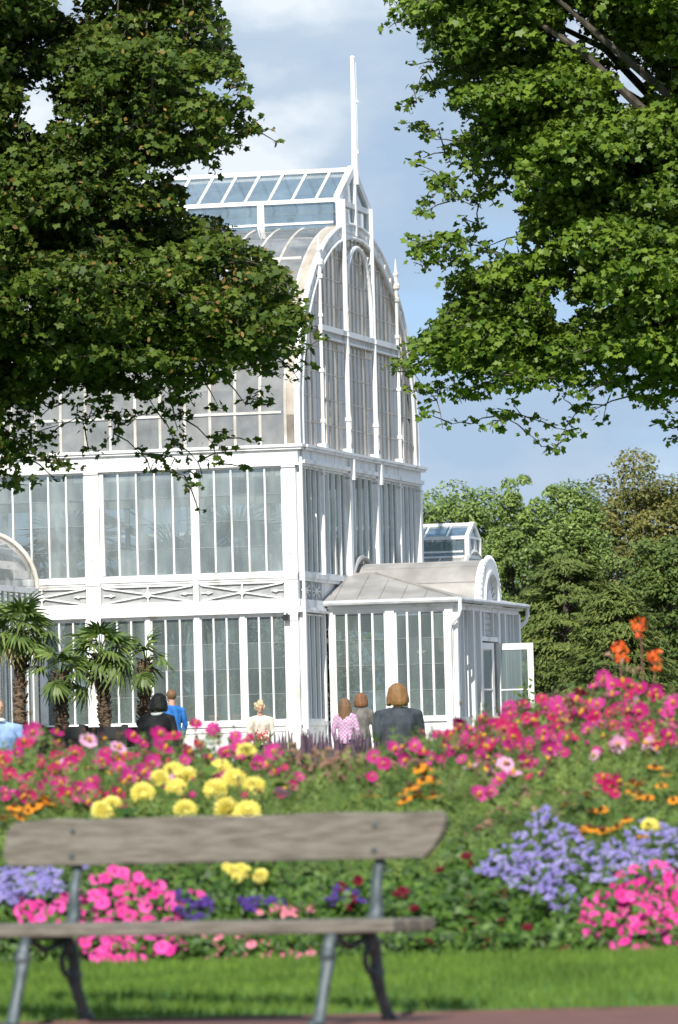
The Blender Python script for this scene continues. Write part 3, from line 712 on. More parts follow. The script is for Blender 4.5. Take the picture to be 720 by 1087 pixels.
for k in range(-3,4):
    x = k*.36; fb.bar((x*.3,0,zs+.1),(x*1.0+.0,0,zs+math.sqrt(max(.05,(R-.05)**2-x*x))), .02,.02,(0,1,0))
fb.build('arch_bar', MWD, fo)
vt = MB(); vs = [(-R*math.cos(a), y, zs+R*math.sin(a)) for y in (.04, dep) for a in an]; vt.add(vs, [(i,i+1,i+22,i+21) for i in range(20)]); vt.build('roof', GR, wing)
mb = MB()
for x in (-R, -.45, .45, R): mb.box(x-.10,x+.10,-.05,.05,0,zs)
mb.box(-R-.1,R+.1,-.07,.06,zs-.12,zs); mb.box(-R,R,-.06,.05,0,1.1)
for x in (-1.1,-.8,0,.8,1.1): mb.box(x-.02,x+.02,-.03,.03,1.1,zs-.1)
for y in np.arange(.4,dep,.4): mb.box(R-.03,R+.03,y-.02,y+.02,1.1,zs-.1)
mb.box(R-.05,R+.05,.05,dep,0,1.1); mb.box(R-.06,R+.06,.05,dep,zs-.1,zs+.02)
wf = mb.build('wall', MW, wing)
gl = MB(); gl.add([(-R,0,1.1),(R,0,1.1),(R,0,zs),(-R,0,zs)],[(0,1,2,3)]); gl.add([(R,0.05,1.1),(R,dep,1.1),(R,dep,zs),(R,0.05,zs)],[(0,1,2,3)]); gl.build('glazing', GL, wf)

RWc = P(502.5, 590, 146)
rw = tag(empty('rear_wing', (RWc.x, RWc.y, BASE), -A), 'white lantern and vaulted roof of a rear glasshouse wing rising behind the porch roof', 'glasshouse')
def zz(y, x=500): return 1+((HZ-ROLL*(x-360))-y)/(F/146)-BASE
ze, za_, zb_ = zz(571), zz(557), zz(591.5); hw = .62; RL = 9
mb = MB()
for sy in (-1,1):
    y = sy*hw
    mb.box(-RL,.04,y-.04,y+.04,zb_-.06,zb_+.02); mb.box(-RL,.04,y-.05,y+.05,ze-.05,ze+.03); mb.box(-.05,.06,y-.06,y+.06,zb_,ze)
    mb.bar((0,y,ze),(0,0,za_+.02), .10,.09,(1,0,0))
    for i in range(14): mb.bar((-.5-i*.55,y,ze+.02),(-.5-i*.55,0,za_), .03,.04,(1,0,0))
    for i in range(4): mb.box(-1.75*i-1.6,-1.75*i-1.53,y-.03,y+.03,zb_,ze)
    mb.box(-RL,-.1,y-.03,y+.03,zb_+.1,zb_+.14)
mb.box(-RL,.04,-.04,.04,za_-.02,za_+.05); mb.box(-.02,.04,-.03,.03,zb_,ze); mb.box(-.02,.05,-hw,hw,ze-.04,ze+.02); mb.box(-.02,.05,-hw,hw,zb_-.05,zb_+.03)
ln = mb.build('lantern', MW, rw)
gl = MB()
for sy in (-1,1):
    y = sy*hw
    for i in range(15):
        a = -.02-i*.55; gl.add([(a,y,ze),(a,0,za_),(a-.53,0,za_),(a-.53,y,ze)],[(0,1,2,3)]); gl.add([(a,y,zb_),(a,y,ze),(a-.53,y,ze),(a-.53,y,zb_)],[(0,1,2,3)])
gl.add([(0,-hw,zb_),(0,hw,zb_),(0,hw,ze),(0,0,za_),(0,-hw,ze)],[(0,1,2,3,4)]); gl.build('lantern_glazing', GT, ln)
RR = 1.6; zr = zb_-RR*.92+.0
gl = MB(); rb = MB()
aa = [PI*i/16 for i in range(17)]
for i in range(16):
    a = -.1-i*.55
    for j in range(16):
        if 6 < j < 9: continue
        gl.add([(a,-RR*math.cos(aa[j]),zr+RR*math.sin(aa[j])),(a,-RR*math.cos(aa[j+1]),zr+RR*math.sin(aa[j+1])),(a-.53,-RR*math.cos(aa[j+1]),zr+RR*math.sin(aa[j+1])),(a-.53,-RR*math.cos(aa[j]),zr+RR*math.sin(aa[j]))],[(0,1,2,3)])
    rb.tube([(a,-RR*math.cos(t),zr+RR*math.sin(t)) for t in aa], .02, 5)
rb.tube([(0,-RR*math.cos(t),zr+RR*math.sin(t)) for t in aa], .07, 6)
ro_ = rb.build('roof', MWD, rw); gl.build('roof_glazing', GR, ro_)
mb = MB(); mb.box(-RL,0,-RR,RR,0,1.0); 
for y in np.linspace(-RR,RR,8): mb.box(-.03,.03,y-.03,y+.03,1.0,zr)
for x in np.arange(-RL,0,.6): mb.box(x-.03,x+.03,-RR-.03,-RR+.03,1.0,zr)
mb.box(-RL,.03,-RR-.05,-RR+.05,zr-.1,zr); mb.box(-.05,.05,-RR,RR,zr-.1,zr+.02)
mo = mb.build('wall', MW, rw); gl = MB(); gl.add([(0,-RR,1),(0,RR,1),(0,RR,zr)]+[(0,-RR*math.cos(t),zr+RR*math.sin(t)) for t in aa[::-1]][1:-1]+[(0,-RR,zr)],[tuple(range(19))] if False else [tuple(range(3+15+1))]); gl.add([(-RL,-RR,1),(0,-RR,1),(0,-RR,zr),(-RL,-RR,zr)],[(0,1,2,3)]); gl.build('glazing', GL, mo)

# ------------------------------------------------------------------ palms
def fan_mesh(n=18, L=.62, seed=0, droop=.5):
    r = random.Random(seed); v = []; f = []
    for i in range(n):
        a = lerp(-2.0, 2.0, i/(n-1)) + r.uniform(-.05,.05); l = L*(.8+.2*math.cos(a*.5))*r.uniform(.9,1.05); dr = droop*r.uniform(.6,1.3)
        d = Vector((math.sin(a), math.cos(a), 0)); s = Vector((math.cos(a), -math.sin(a), 0)); o = len(v)
        for t, wd in ((.0,.008),(.35,.022),(.7,.016),(1,.002)):
            z = -dr*l*max(0,t-.35)**1.5 + .04*math.sin(a*2)
            for q in (-1,1): v.append(d*l*t + s*q*wd*(1+L) + Vector((0,0,z)))
        for k in range(3): f.append((o+2*k,o+2*k+1,o+2*k+3,o+2*k+2))
    return v, f
def palm(loc, H, nl, lab, cr=1.0, seed=1, group=None, name='fan_palm', tr=.09, mpl=None, lean=0.0):
    r = random.Random(seed)
    root = tag(empty(name, loc), lab, 'palm', group)
    tk = MB(); pts = []; rs = []
    k = 26
    for i in range(k):
        t = i/(k-1); pts.append((lean*t*H+.02*math.sin(5*t+seed), .02*math.cos(4*t+seed), H*t)); rs.append(tr*(1.0+.28*(t>.55)*min(1,(t-.55)*4) + .16*((i%2)-.5)))
    tk.tube(pts, rs, 12)
    for i in range(170):   # fibrous stubs of old leaf bases
        t = r.uniform(.05,1); a = r.uniform(0,2*PI); c = Vector((lean*t*H,0,H*t)); d = Vector((math.cos(a),math.sin(a),0)); R_ = tr*(1.0+.3*(t>.6))
        tk.bar(c+d*R_*.8, c+d*(R_+.04)+Vector((0,0,.07)), .045,.012,(0,0,1))
    tk.build('trunk', MPB, root)
    cm = MB(); dm = MB(); top = Vector((lean*H,0,H))
    for i in range(nl):
        az = i*2.4+r.uniform(-.3,.3); el = lerp(1.35,-.75,(i/nl)**.9)+r.uniform(-.1,.1); pl_ = cr*r.uniform(.42,.62)
        d = Vector((math.cos(az)*math.cos(el), math.sin(az)*math.cos(el), math.sin(el)))
        mid = top + d*pl_*.5 + Vector((0,0,.05)); end = top + d*pl_ + Vector((0,0,-.06*pl_))
        t_ = dm if (i > nl*.9 and nl > 15) else cm
        t_.tube([top, mid, end], [.014,.011,.008], 4)
        v, f = fan_mesh(16, cr*r.uniform(.45,.58), seed*100+i, .9+.5*(el<0))
        Y_ = (d + Vector((0,0,-.25))).normalized(); X_ = Y_.cross(Vector((0,0,1))).normalized(); Z_ = X_.cross(Y_)
        M3 = Matrix((X_,Y_,Z_)).transposed()
        t_.add([end + M3@p for p in v], f)
    cm.build('crown', mpl or MPALM, root)
    if dm.v: dm.build('dry_leaves', MPALMD, root)
    return root
def planter(loc, wdt, h, lab, group):
    root = tag(empty('planter', loc), lab, 'planter', group)
    mb = MB(); t = .05; w2 = wdt/2
    for i in range(5):
        z0 = .06+i*(h-.06)/5; z1 = z0+(h-.06)/5-.012
        mb.box(-w2,w2,-w2,-w2+t,z0,z1); mb.box(-w2,w2,w2-t,w2,z0,z1); mb.box(-w2,-w2+t,-w2+t,w2-t,z0,z1); mb.box(w2-t,w2,-w2+t,w2-t,z0,z1)
    mb.build('box', MDK, root)
    rm = MB()
    for sx in (-1,1):
        for sy in (-1,1): rm.box(sx*w2-.04,sx*w2+.04,sy*w2-.04,sy*w2+.04,0,h+.02)
    rm.build('corner_post', MDK, root); so_ = MB(); so_.box(-w2+t,w2-t,-w2+t,w2-t,h*.5,h-.06); so_.build('soil', MSOIL, root)
    return root
MG = 'potted fan palms in front of the palm house'
PL = [(22,668,104,1.95,22,.78,'tallest potted fan palm, leftmost, broad green crown',3,.095,.02),
      (66,712,103,1.30,9,.72,'dark potted fan palm with thin crown of few leaves, second from left',5,.09,0.0),
      (112,693,104,1.62,20,.76,'bushy potted fan palm with drooping green fans, third from left',8,.09,-.03),
      (153,700,106,1.35,8,.66,'thin potted fan palm with few yellowish leaves, rightmost of the row',13,.10,.05)]
for px,ptop,Y,H,nl,crr,lab,seed,tr_,ln_ in PL:
    pp = P(px, 780, Y); gz_ = g(Y); wdt = .68; h = P(px,771,Y).z-gz_
    planter((pp.x,pp.y,gz_), wdt, h, {22:'black slatted tub under the tallest palm at the left',66:'black slatted tub under the dark thin palm',112:'black slatted tub under the bushy drooping palm',153:'black slatted tub under the rightmost palm'}[px], 'black palm tubs')
    ztop = P(px, ptop, Y).z
    palm((pp.x,pp.y,gz_+h-.1), ztop-(gz_+h-.1)-.05, nl, lab, crr, seed, MG, tr=tr_, lean=ln_)

# indoor plants
ip = [(-1.6,1.7,2.6,1.2),(-2.7,1.3,1.6,1.1),(-3.6,1.6,2.3,1.3),(-5.6,1.4,1.8,1.2),(-7.2,1.7,2.6,1.2),(-2.3,3.6,5.3,1.9),(-3.9,4.4,4.7,2.0),(-6.3,4.0,5.2,2.0),(-8.6,3.4,4.6,2.0)]
for i,(x,y,h,c_) in enumerate(ip):
    palm(PW(x,y,.12), h-.5, 26, 'green fan palm growing inside behind the palm house windows', c_*.85, 40+i, 'palms growing inside the palm house', name='indoor_palm', tr=.09, mpl=MIND)
for i,(x,y,h,c_) in enumerate([(1.75,3.2,1.5,1.25),(1.3,4.3,1.7,1.2),(1.9,5.4,1.9,1.2)]):
    palm(PW(x+.1,y+.3,.1), h, 22, 'bushy palm behind the porch glass', c_*.52, 70+i, 'palms inside the porch', name='indoor_palm', tr=.08, mpl=MIND)
def bush(name, lab, cat, c, r, n, size, material, group=None, tm=OVAL, stem=True, shell=.4):
    root = tag(empty(name, (c[0],c[1],c[2])), lab, cat, group)
    d = rng.normal(size=(n,3)); d /= np.linalg.norm(d,axis=1,keepdims=True)
    rad = rng.uniform(shell,1,n)**.6
    pos = d*rad[:,None]*np.array(r) + np.array([0,0,r[2]])
    cloud('foliage', material, pos, d+rng.normal(0,.6,(n,3))+np.array([0,0,.4]), rng.uniform(.6,1.2,n)*size, tm, parent=root)
    if stem:
        s = MB()
        for k in range(5): a = k*1.26; s.tube([(0,0,-.02),(math.cos(a)*r[0]*.3,math.sin(a)*r[1]*.3,r[2]*.8),(math.cos(a)*r[0]*.6,math.sin(a)*r[1]*.6,r[2]*1.4)], [.02,.012,.006], 5)
        s.build('stem', MBARK, root)
    return root
for i,(x,y,h) in enumerate([(-.7,.8,1.0),(-1.5,.7,.8),(-2.9,.8,.9),(-3.9,.7,1.1),(-4.9,.8,.8),(-6.0,.8,1.2),(-1.9,2.9,1.7),(-4.4,3.0,1.8),(-5.2,5.6,2.2),(-2.4,6.2,2.3),(-.9,5.4,2.4),(-8.0,5.5,2.3)]):
    bush('indoor_shrub', 'leafy green shrub growing inside behind the lower glass', 'shrub', PW(x,y,.12), (.55+.18*h,.5+.1*h,h), int(900+700*h), .13, MIND, 'shrubs growing inside the palm house')
for i,(x,y) in enumerate([(-1.55,.35),(-2.0,.35)]):
    t_ = MB(); t_.lathe([(.10,0),(.15,.28),(.165,.28),(.165,.34),(.14,.34),(.13,.30),(.0,.30)], (0,0,0), 16); o_ = t_.build('flower_pot', MTER); o_.location = PW(x,y,1.12)
    tag(o_, ['left one of two terracotta pots behind the lower glass','right one of two terracotta pots behind the lower glass'][i], 'flower pot', 'terracotta pots behind the glass')
sb = MB(); sb.box(-9,-.3,.12,.62,1.04,1.12)
for x in np.arange(-8.8,-.3,1.4): sb.box(x-.03,x+.03,.2,.26,.12,1.04); sb.box(x-.03,x+.03,.5,.56,.12,1.04)
so_ = sb.build('plant_shelf', MIN); so_.location = PW(0,0,0); so_.rotation_euler = (0,0,-A); tag(so_, 'long pale shelf for pots behind the lower windows', 'shelf')

# ------------------------------------------------------------------ maple trees in front
def maple(name, lab, poly, holes, Y0, base, n_cl, leafm, seed, fork, keys=0, lsize=.112, per=46, thick=3.2, sprigs=()):
    r = np.random.default_rng(seed)
    root = tag(empty(name, base), lab, 'tree')
    b = np.array(base)
    P_ = np.array(poly); x0,y0 = P_.min(0); x1,y1 = P_.max(0)
    # the crown is made of boughs (lobes); each bough carries leaf clumps on its upper side
    nlobe = int(n_cl/(2.7 if keys else 2.8)); px = r.uniform(x0,x1,nlobe*12); py = r.uniform(y0,y1,nlobe*12)
    ok = inpoly(px,py,poly); de = dpoly(px,py,poly)
    for h in holes:
        ok &= ~inpoly(px,py,h); de = np.minimum(de, dpoly(px,py,h))
    inf = (px > -60) & (px < 780) & (py > -60); ok &= de > 7; ok &= inf | (r.uniform(0,1,len(px)) < .3); ok &= (de < 75) | (r.uniform(0,1,len(px)) < .55)
    px, py, de = px[ok][:nlobe], py[ok][:nlobe], de[ok][:nlobe]
    s = F/Y0; LR = np.clip(de/s*1.15, .25, .95)*r.uniform(.75,1.05,len(px))
    YL = Y0 + r.uniform(-1,1,len(px))*np.clip(.4+de/s*1.4,.5,thick)
    cen = []; rc = []
    for a,c,lr,yy in zip(px,py,LR,YL):
        q = np.array(tuple(P(a,c,yy))); k = max(3, int(13*(lr/.8)**1.7))
        e_ = r.normal(size=(k,3)); e_ /= np.linalg.norm(e_,axis=1,keepdims=True); e_[:,2] = np.where(e_[:,2] < -.25, -e_[:,2], e_[:,2])
        cc_ = q + e_*lr*np.array([1,1,.62])*(r.uniform(.35,1,(k,1))**.5)
        cen.append(cc_); rc.append(np.full(k,1.0)*np.clip(lr*.42,.14,.36)*r.uniform(.75,1.15,k))
    cen = np.vstack(cen); rc = np.concatenate(rc); qx,qy = pix(cen)
    ok = inpoly(qx,qy,poly); dd_ = dpoly(qx,qy,poly)
    for h in holes: ok &= ~inpoly(qx,qy,h); dd_ = np.minimum(dd_, dpoly(qx,qy,h))
    ok &= dd_ > 3; cen = cen[ok]; rc = np.minimum(rc[ok], np.maximum(.12, dd_[ok]/s*1.1)); deep = dd_[ok]/s
    # close the holes the boughs left
    qx,qy = pix(cen); gx_,gy_ = np.meshgrid(np.arange(-20,745,13.), np.arange(-20,545,13.)); gx_=gx_.ravel()+r.uniform(-5,5,gx_.size); gy_=gy_.ravel()+r.uniform(-5,5,gy_.size)
    ok = inpoly(gx_,gy_,poly); dg = dpoly(gx_,gy_,poly)
    for h in holes: ok &= ~inpoly(gx_,gy_,h); dg = np.minimum(dg, dpoly(gx_,gy_,h))
    ok &= (dg > 7) & (r.uniform(0,1,len(gx_)) < .62)
    for a,c,d_ in zip(gx_[ok],gy_[ok],dg[ok]):
        if ((qx-a)**2+(qy-c)**2).min() > 15**2:
            cen = np.vstack([cen, np.array([tuple(P(a,c,Y0+r.uniform(-1.2,1.2)))])]); rc = np.append(rc, min(.24, max(.14, d_/s*1.1))); deep = np.append(deep, d_/s)
    # small irregular gaps between the sprays, where the light comes through
    qx,qy = pix(cen); keep = np.ones(len(cen), bool)
    for _ in range(95 if keys else 42):
        a = r.uniform(0,720); c = r.uniform(0,500); h1 = r.uniform(7,17); h2 = r.uniform(6,13); keep &= ((qx-a)/h1)**2+((qy-c)/h2)**2 > 1
    cen = cen[keep]; rc = rc[keep]*(.86 if keys else .95); deep = deep[keep]
    for (a,c,q) in sprigs:
        cen = np.vstack([cen, np.array([tuple(P(a,c,Y0+r.uniform(-.8,.8)))])]); rc = np.append(rc, q)
    cnt = np.maximum(3, (per*(rc/.5)**2*1.15)).astype(int); cnt = np.minimum(cnt, int(per*2))
    idx = np.repeat(np.arange(len(cen)), cnt); n = len(idx)
    d = r.normal(size=(n,3)); d /= np.linalg.norm(d,axis=1,keepdims=True)
    d[:,2] = np.where(d[:,2] < -.35, -d[:,2], d[:,2])
    rad = r.uniform(.35,1,n)**.5
    pos = cen[idx] + d*rad[:,None]*rc[idx][:,None]*np.array([1,1,.72])
    nrm = d*.6 + np.array([0,-.15,.5]) + r.normal(0,.6,(n,3))
    upd = d*np.array([1,1,.3]) + np.array([0,0,-.8]) + r.normal(0,.35,(n,3))
    cloud('crown', leafm, pos-b, nrm, r.uniform(.66,1.22,n)**1.5*lsize, MAPLE, parent=root, updir=upd)
    if keys:
        k = r.integers(0,n,keys); kp = pos[k]+r.normal(0,.05,(keys,3))
        cloud('seed_keys', MKEY, kp-b, r.normal(size=(keys,3))+np.array([0,-1,0]), r.uniform(.6,1.1,keys)*.10, OVAL, parent=root)
    # trunk, limbs, twigs
    fk = np.array(fork)
    tk = MB(); tk.tube([(0,0,-.1),(.02,0,.5),(.0,.0,(fk[2]-b[2])*.6),tuple(fk-b)], [.42,.34,.29,.26], 12)
    top = fk + np.array([0,0,5.0])
    tk.tube([tuple(fk-b), tuple((fk+top)/2-b+np.array([.2,.1,0])), tuple(top-b)], [.26,.17,.06], 10)
    tk.build('trunk', MBARK, root)
    cand = np.where(deep > .9)[0]; nl = 26; tips = cen[r.permutation(cand)[:nl]]
    nodes = []; lm = MB()
    for t in tips:
        hgt = np.clip((t[2]-fk[2])*.35, 0, 3.6); st = fk + np.array([0,0,hgt*.7]); m1 = st*.6+t*.4+np.array([0,0,.5])+r.normal(0,.2,3); m2 = st*.25+t*.75+np.array([0,0,.3])+r.normal(0,.2,3)
        pts = [st, m1, m2, t]; lm.tube([tuple(q-b) for q in pts], [.13,.085,.05,.015], 7)
        for a_,c_ in zip(pts, pts[1:]):
            for k in range(5): nodes.append(a_*(1-k/5)+c_*k/5)
    nodes = np.array(nodes)
    lm.build('limb', MBARK, root)
    tw = MB()
    d0 = np.array([np.linalg.norm(nodes-c,axis=1).min() for c in cen]); allp = [q for q in nodes]
    for ci in np.argsort(d0):
        c = cen[ci]; ar = np.array(allp); dd = np.linalg.norm(ar-c,axis=1)+.25*np.linalg.norm(ar-fk,axis=1); q = ar[dd.argmin()]
        L_ = np.linalg.norm(q-c)
        if L_ < 3.5:
            md_ = (q+c)/2+r.normal(0,.03,3)*L_+np.array([0,0,.07*L_]); w_ = .008+.010*min(L_,1.5)
            tw.tube([tuple(q-b), tuple(md_-b), tuple(c-b)], [w_,w_*.7,w_*.4], 4, cap=False); allp += [md_, c]
    tw.build('twigs', MBARK, root)
    return root
NL, NR = 1900, 1900
LP = [(-330,-190),(60,-210),(180,-150),(232,-60),(236,0),(250,45),(262,78),(270,105),(292,130),(296,152),(272,160),(262,172),(240,178),(232,196),(214,206),(205,222),(238,234),(262,250),(285,262),(312,290),(322,318),(345,345),(358,372),(345,392),(328,398),(322,420),(312,418),(308,398),(296,418),(290,440),(268,448),(240,452),(215,448),(204,462),(200,488),(180,480),(172,462),(150,455),(132,478),(112,470),(98,482),(84,470),(78,452),(60,462),(48,455),(36,468),(30,500),(14,528),(-10,520),(-60,540),(-200,520),(-340,440),(-400,150)]
LH = [[(30,108),(48,98),(56,118),(46,138),(34,134)], [(200,204),(215,208),(238,214),(234,226),(208,224)], [(68,0),(78,4),(77,18),(69,16)]]
spr = [(20,480,.3),(45,470,.3),(10,520,.2),(60,496,.22),(95,482,.2),(0,500,.3),(225,470,.18),(240,465,.2),(165,490,.2),(50,488,.2),(80,498,.15),(30,515,.22),(205,520,.16),(212,545,.1),(180,500,.15),(245,480,.14),(230,492,.15),(150,482,.14),(270,470,.12),(160,500,.12),(196,505,.15),(210,490,.15),(60,510,.12),(10,505,.25),(120,470,.14),(262,497,.08),(318,405,.14),(296,152,.1),(190,472,.2),(186,486,.18),(215,508,.12)]
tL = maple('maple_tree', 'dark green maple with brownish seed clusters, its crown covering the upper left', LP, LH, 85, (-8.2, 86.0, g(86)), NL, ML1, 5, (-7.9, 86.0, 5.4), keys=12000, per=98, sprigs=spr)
bigm = None
RP = [(408,-60),(420,-160),(560,-230),(900,-200),(1060,100),(1040,420),(900,500),(780,470),(722,462),(700,456),(680,440),(660,428),(640,440),(618,452),(600,470),(590,484),(574,462),(560,450),(545,462),(520,452),(502,446),(485,432),(470,440),(462,460),(448,452),(440,428),(424,420),(414,398),(410,376),(432,352),(462,338),(470,325),(446,298),(428,282),(426,262),(432,240),(440,215),(436,190),(428,168),(408,142),(405,120),(420,104),(436,92),(462,80),(450,64),(432,46),(414,34),(410,10)]
RH = [[(528,226),(545,212),(553,232),(545,256),(530,260)], [(658,88),(674,82),(684,98),(672,112),(658,106)], [(470,130),(480,122),(486,138),(476,146)],[(600,30),(612,24),(616,38),(604,44)],[(470,230),(480,224),(484,240),(472,244)], [(590,330),(600,324),(604,338),(594,342)]]
spr2 = [(452,75,.12),(412,30,.15),(590,478,.16),(448,445,.15),(710,470,.14),(715,455,.2),(480,450,.12),(436,70,.12),(412,395,.15),(530,460,.14),(470,455,.12),(575,474,.16),(600,466,.16),(560,460,.14),(520,456,.16),(640,448,.14),(700,452,.16),(610,460,.15),(585,482,.12),(500,450,.14),(455,440,.14)]
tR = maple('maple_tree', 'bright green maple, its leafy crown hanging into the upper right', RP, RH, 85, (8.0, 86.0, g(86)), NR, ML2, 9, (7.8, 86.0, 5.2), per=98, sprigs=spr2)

# ------------------------------------------------------------------ background trees
def btree(name, lab, c, rr, n, size, material, blobs, seed, trunk_h, tm=OVAL, flat=.75, group=None, updroop=False, base=None):
    """c crown centre (world), rr crown radii; blobs: number of leaf masses"""
    r = np.random.default_rng(seed); gz_ = BASE; b = np.array((c[0], c[1], gz_))
    root = tag(empty(name, tuple(b)), lab, 'tree', group)
    d = r.normal(size=(blobs,3)); d /= np.linalg.norm(d,axis=1,keepdims=True); cen = np.array(c)+d*(r.uniform(.25,1,blobs)**.5)[:,None]*np.array(rr)
    cen[:,2] = np.maximum(cen[:,2], gz_+.6)
    cen[:,0] += 0; zz_ = (cen[:,2]-c[2])/rr[2]; rc = r.uniform(.45,1.0,blobs)*min(min(rr)*.38,1.05)
    idx = r.integers(0,blobs,n); e_ = r.normal(size=(n,3)); e_ /= np.linalg.norm(e_,axis=1,keepdims=True)
    e_[:,2] = np.where(e_[:,2] < -.3, -e_[:,2], e_[:,2])
    pos = cen[idx]+e_*(r.uniform(.3,1,n)**.5)[:,None]*rc[idx][:,None]*np.array([1,1,flat])
    nrm = e_*.6+np.array([0,-.2,.5])+r.normal(0,.45,(n,3))
    cloud('crown', material, pos-b, nrm, r.uniform(.6,1.25,n)*size, tm, parent=root)
    tk = MB(); tk.tube([(0,0,-.1),(.05,0,trunk_h*.5),(0,0,trunk_h),(0,0,c[2]-gz_+rr[2]*.5)], [.28,.2,.16,.05], 9)
    for k in range(14):
        q = cen[r.integers(0,blobs)]-b; hz_ = max(.6, q[2]*.55); tk.tube([(0,0,hz_),tuple(q*.5+np.array([0,0,hz_*.4])),tuple(q)], [.09,.05,.015], 5)
    tk.build('trunk', MBARK, root)
    return root
def bt(name, lab, px, ptop, pbot, wpx, Y, n, size, material, blobs, seed, **k):
    a = P(px, ptop, Y); c = P(px, pbot, Y); rx = wpx/2*Y/F; rz_ = (a.z-c.z)/2
    return btree(name, lab, (c.x, Y, (a.z+c.z)/2), (rx, min(rx,3.5), rz_), n, size, material, blobs, seed, 1.5, **k)
GBK = 'trees behind the palm house'
bt('birch_tree','light green leafy tree just right of the palm house behind its rear wing', 490,512,760,140,205,42000,.15,MLB,300,1,group=GBK)
bt('poplar_tree','light green tree with a pointed top behind the fan pediment', 560,508,760,84,200,34000,.14,MLB,230,2,group=GBK,flat=1.0)
bt('poplar_tree','light green tree with silvery leaves between the pointed tree and the brownish tree', 604,516,760,100,204,36000,.14,MLB,260,3,group=GBK,flat=1.0)
bt('oak_tree','tall olive brown tree turning to autumn at the right edge', 690,488,800,170,215,62000,.16,MLO,420,4,group=GBK)
bt('oak_tree','dull green tree below the autumn tree at the right edge', 715,570,800,120,175,34000,.14,MLD,220,8,group=GBK)
bt('leafy_tree','green tree seen low between porch and flowers', 560,640,800,80,188,14000,.14,MLB,90,10,group=GBK)
bt('leafy_tree','green tree half hidden behind the palm house and its rear lantern', 440,540,800,120,220,16000,.17,MLB,120,12,group=GBK)
bt('leafy_tree','distant green tree seen through the glass at the left', 20,600,800,200,190,6000,.2,MLD,60,14,group=GBK)
bt('leafy_tree','mid green tree filling the gap between the silvery tree and the autumn tree', 640,545,800,110,222,30000,.16,MLD,220,16,group=GBK)
# unseen tree added above and left of the picture to shade the left maple
btree('added_shade_tree','tall unseen tree added off to the left to shade the left maple', (-9.5,63,16.5), (5.2,4.0,5.5), 12000, .20, MLD, 200, 31, 6.0, group=None, base=None)
# conifer: layered sprays
def conifer(lab, px, ptop, pbot, wpx, Y, n, seed, size=.2):
    r = np.random.default_rng(seed); t = P(px,ptop,Y); bz = P(px,pbot,Y).z; b = np.array((t.x,Y,BASE)); root = tag(empty('cypress_tree', tuple(b)), lab, 'tree', GBK)
    R_ = wpx/2*Y/F; H_ = t.z-bz; nb = 460
    u = r.uniform(0,1,nb)**.8; az = r.uniform(0,2*PI,nb); rad = R_*np.sin(np.clip(u*1.15+.12,0,1.35)*PI/2)*r.uniform(.72,1.04,nb)*(1+.1*np.sin(az*5+u*9))
    cen = np.stack([b[0]+rad*np.cos(az), b[1]+rad*np.sin(az)*.9, t.z-u*H_],1); rc = r.uniform(.28,.62,nb)*(.6+.6*u)
    idx = r.integers(0,nb,n); e_ = r.normal(size=(n,3)); e_ /= np.linalg.norm(e_,axis=1,keepdims=True)
    out_ = np.stack([np.cos(az),np.sin(az),-.25+0*az],1)[idx]
    pos = cen[idx] + e_*np.array([1,1,.26])*rc[idx][:,None]*(r.uniform(.1,1,n)**.5)[:,None] + out_*r.uniform(-.3,.3,n)[:,None]
    nrm = e_*.3+np.array([0,0,.9])+out_*.45+r.normal(0,.3,(n,3))
    cloud('crown', MLC, pos-b, nrm, r.uniform(.6,1.2,n)*size, TWIGLET, parent=root, updir=out_+r.normal(0,.4,(n,3)))
    core = MB(); core.tube([(0,0,-.1),(0,0,(t.z-BASE)*.6),(0,0,(t.z-BASE)*.97)], [.3,.15,.03], 8)
    for k in range(0,nb,6): q = cen[k]-b; core.tube([(0,0,q[2]*.92),tuple(q)], [.05,.012], 4)
    core.build('trunk', MBARK, root)
conifer('broad olive green cypress with layered sprays behind the porch', 600,592,800,176,165,36000,21)
conifer('smaller olive cypress half hidden behind the porch corner', 655,625,810,120,160,20000,22)

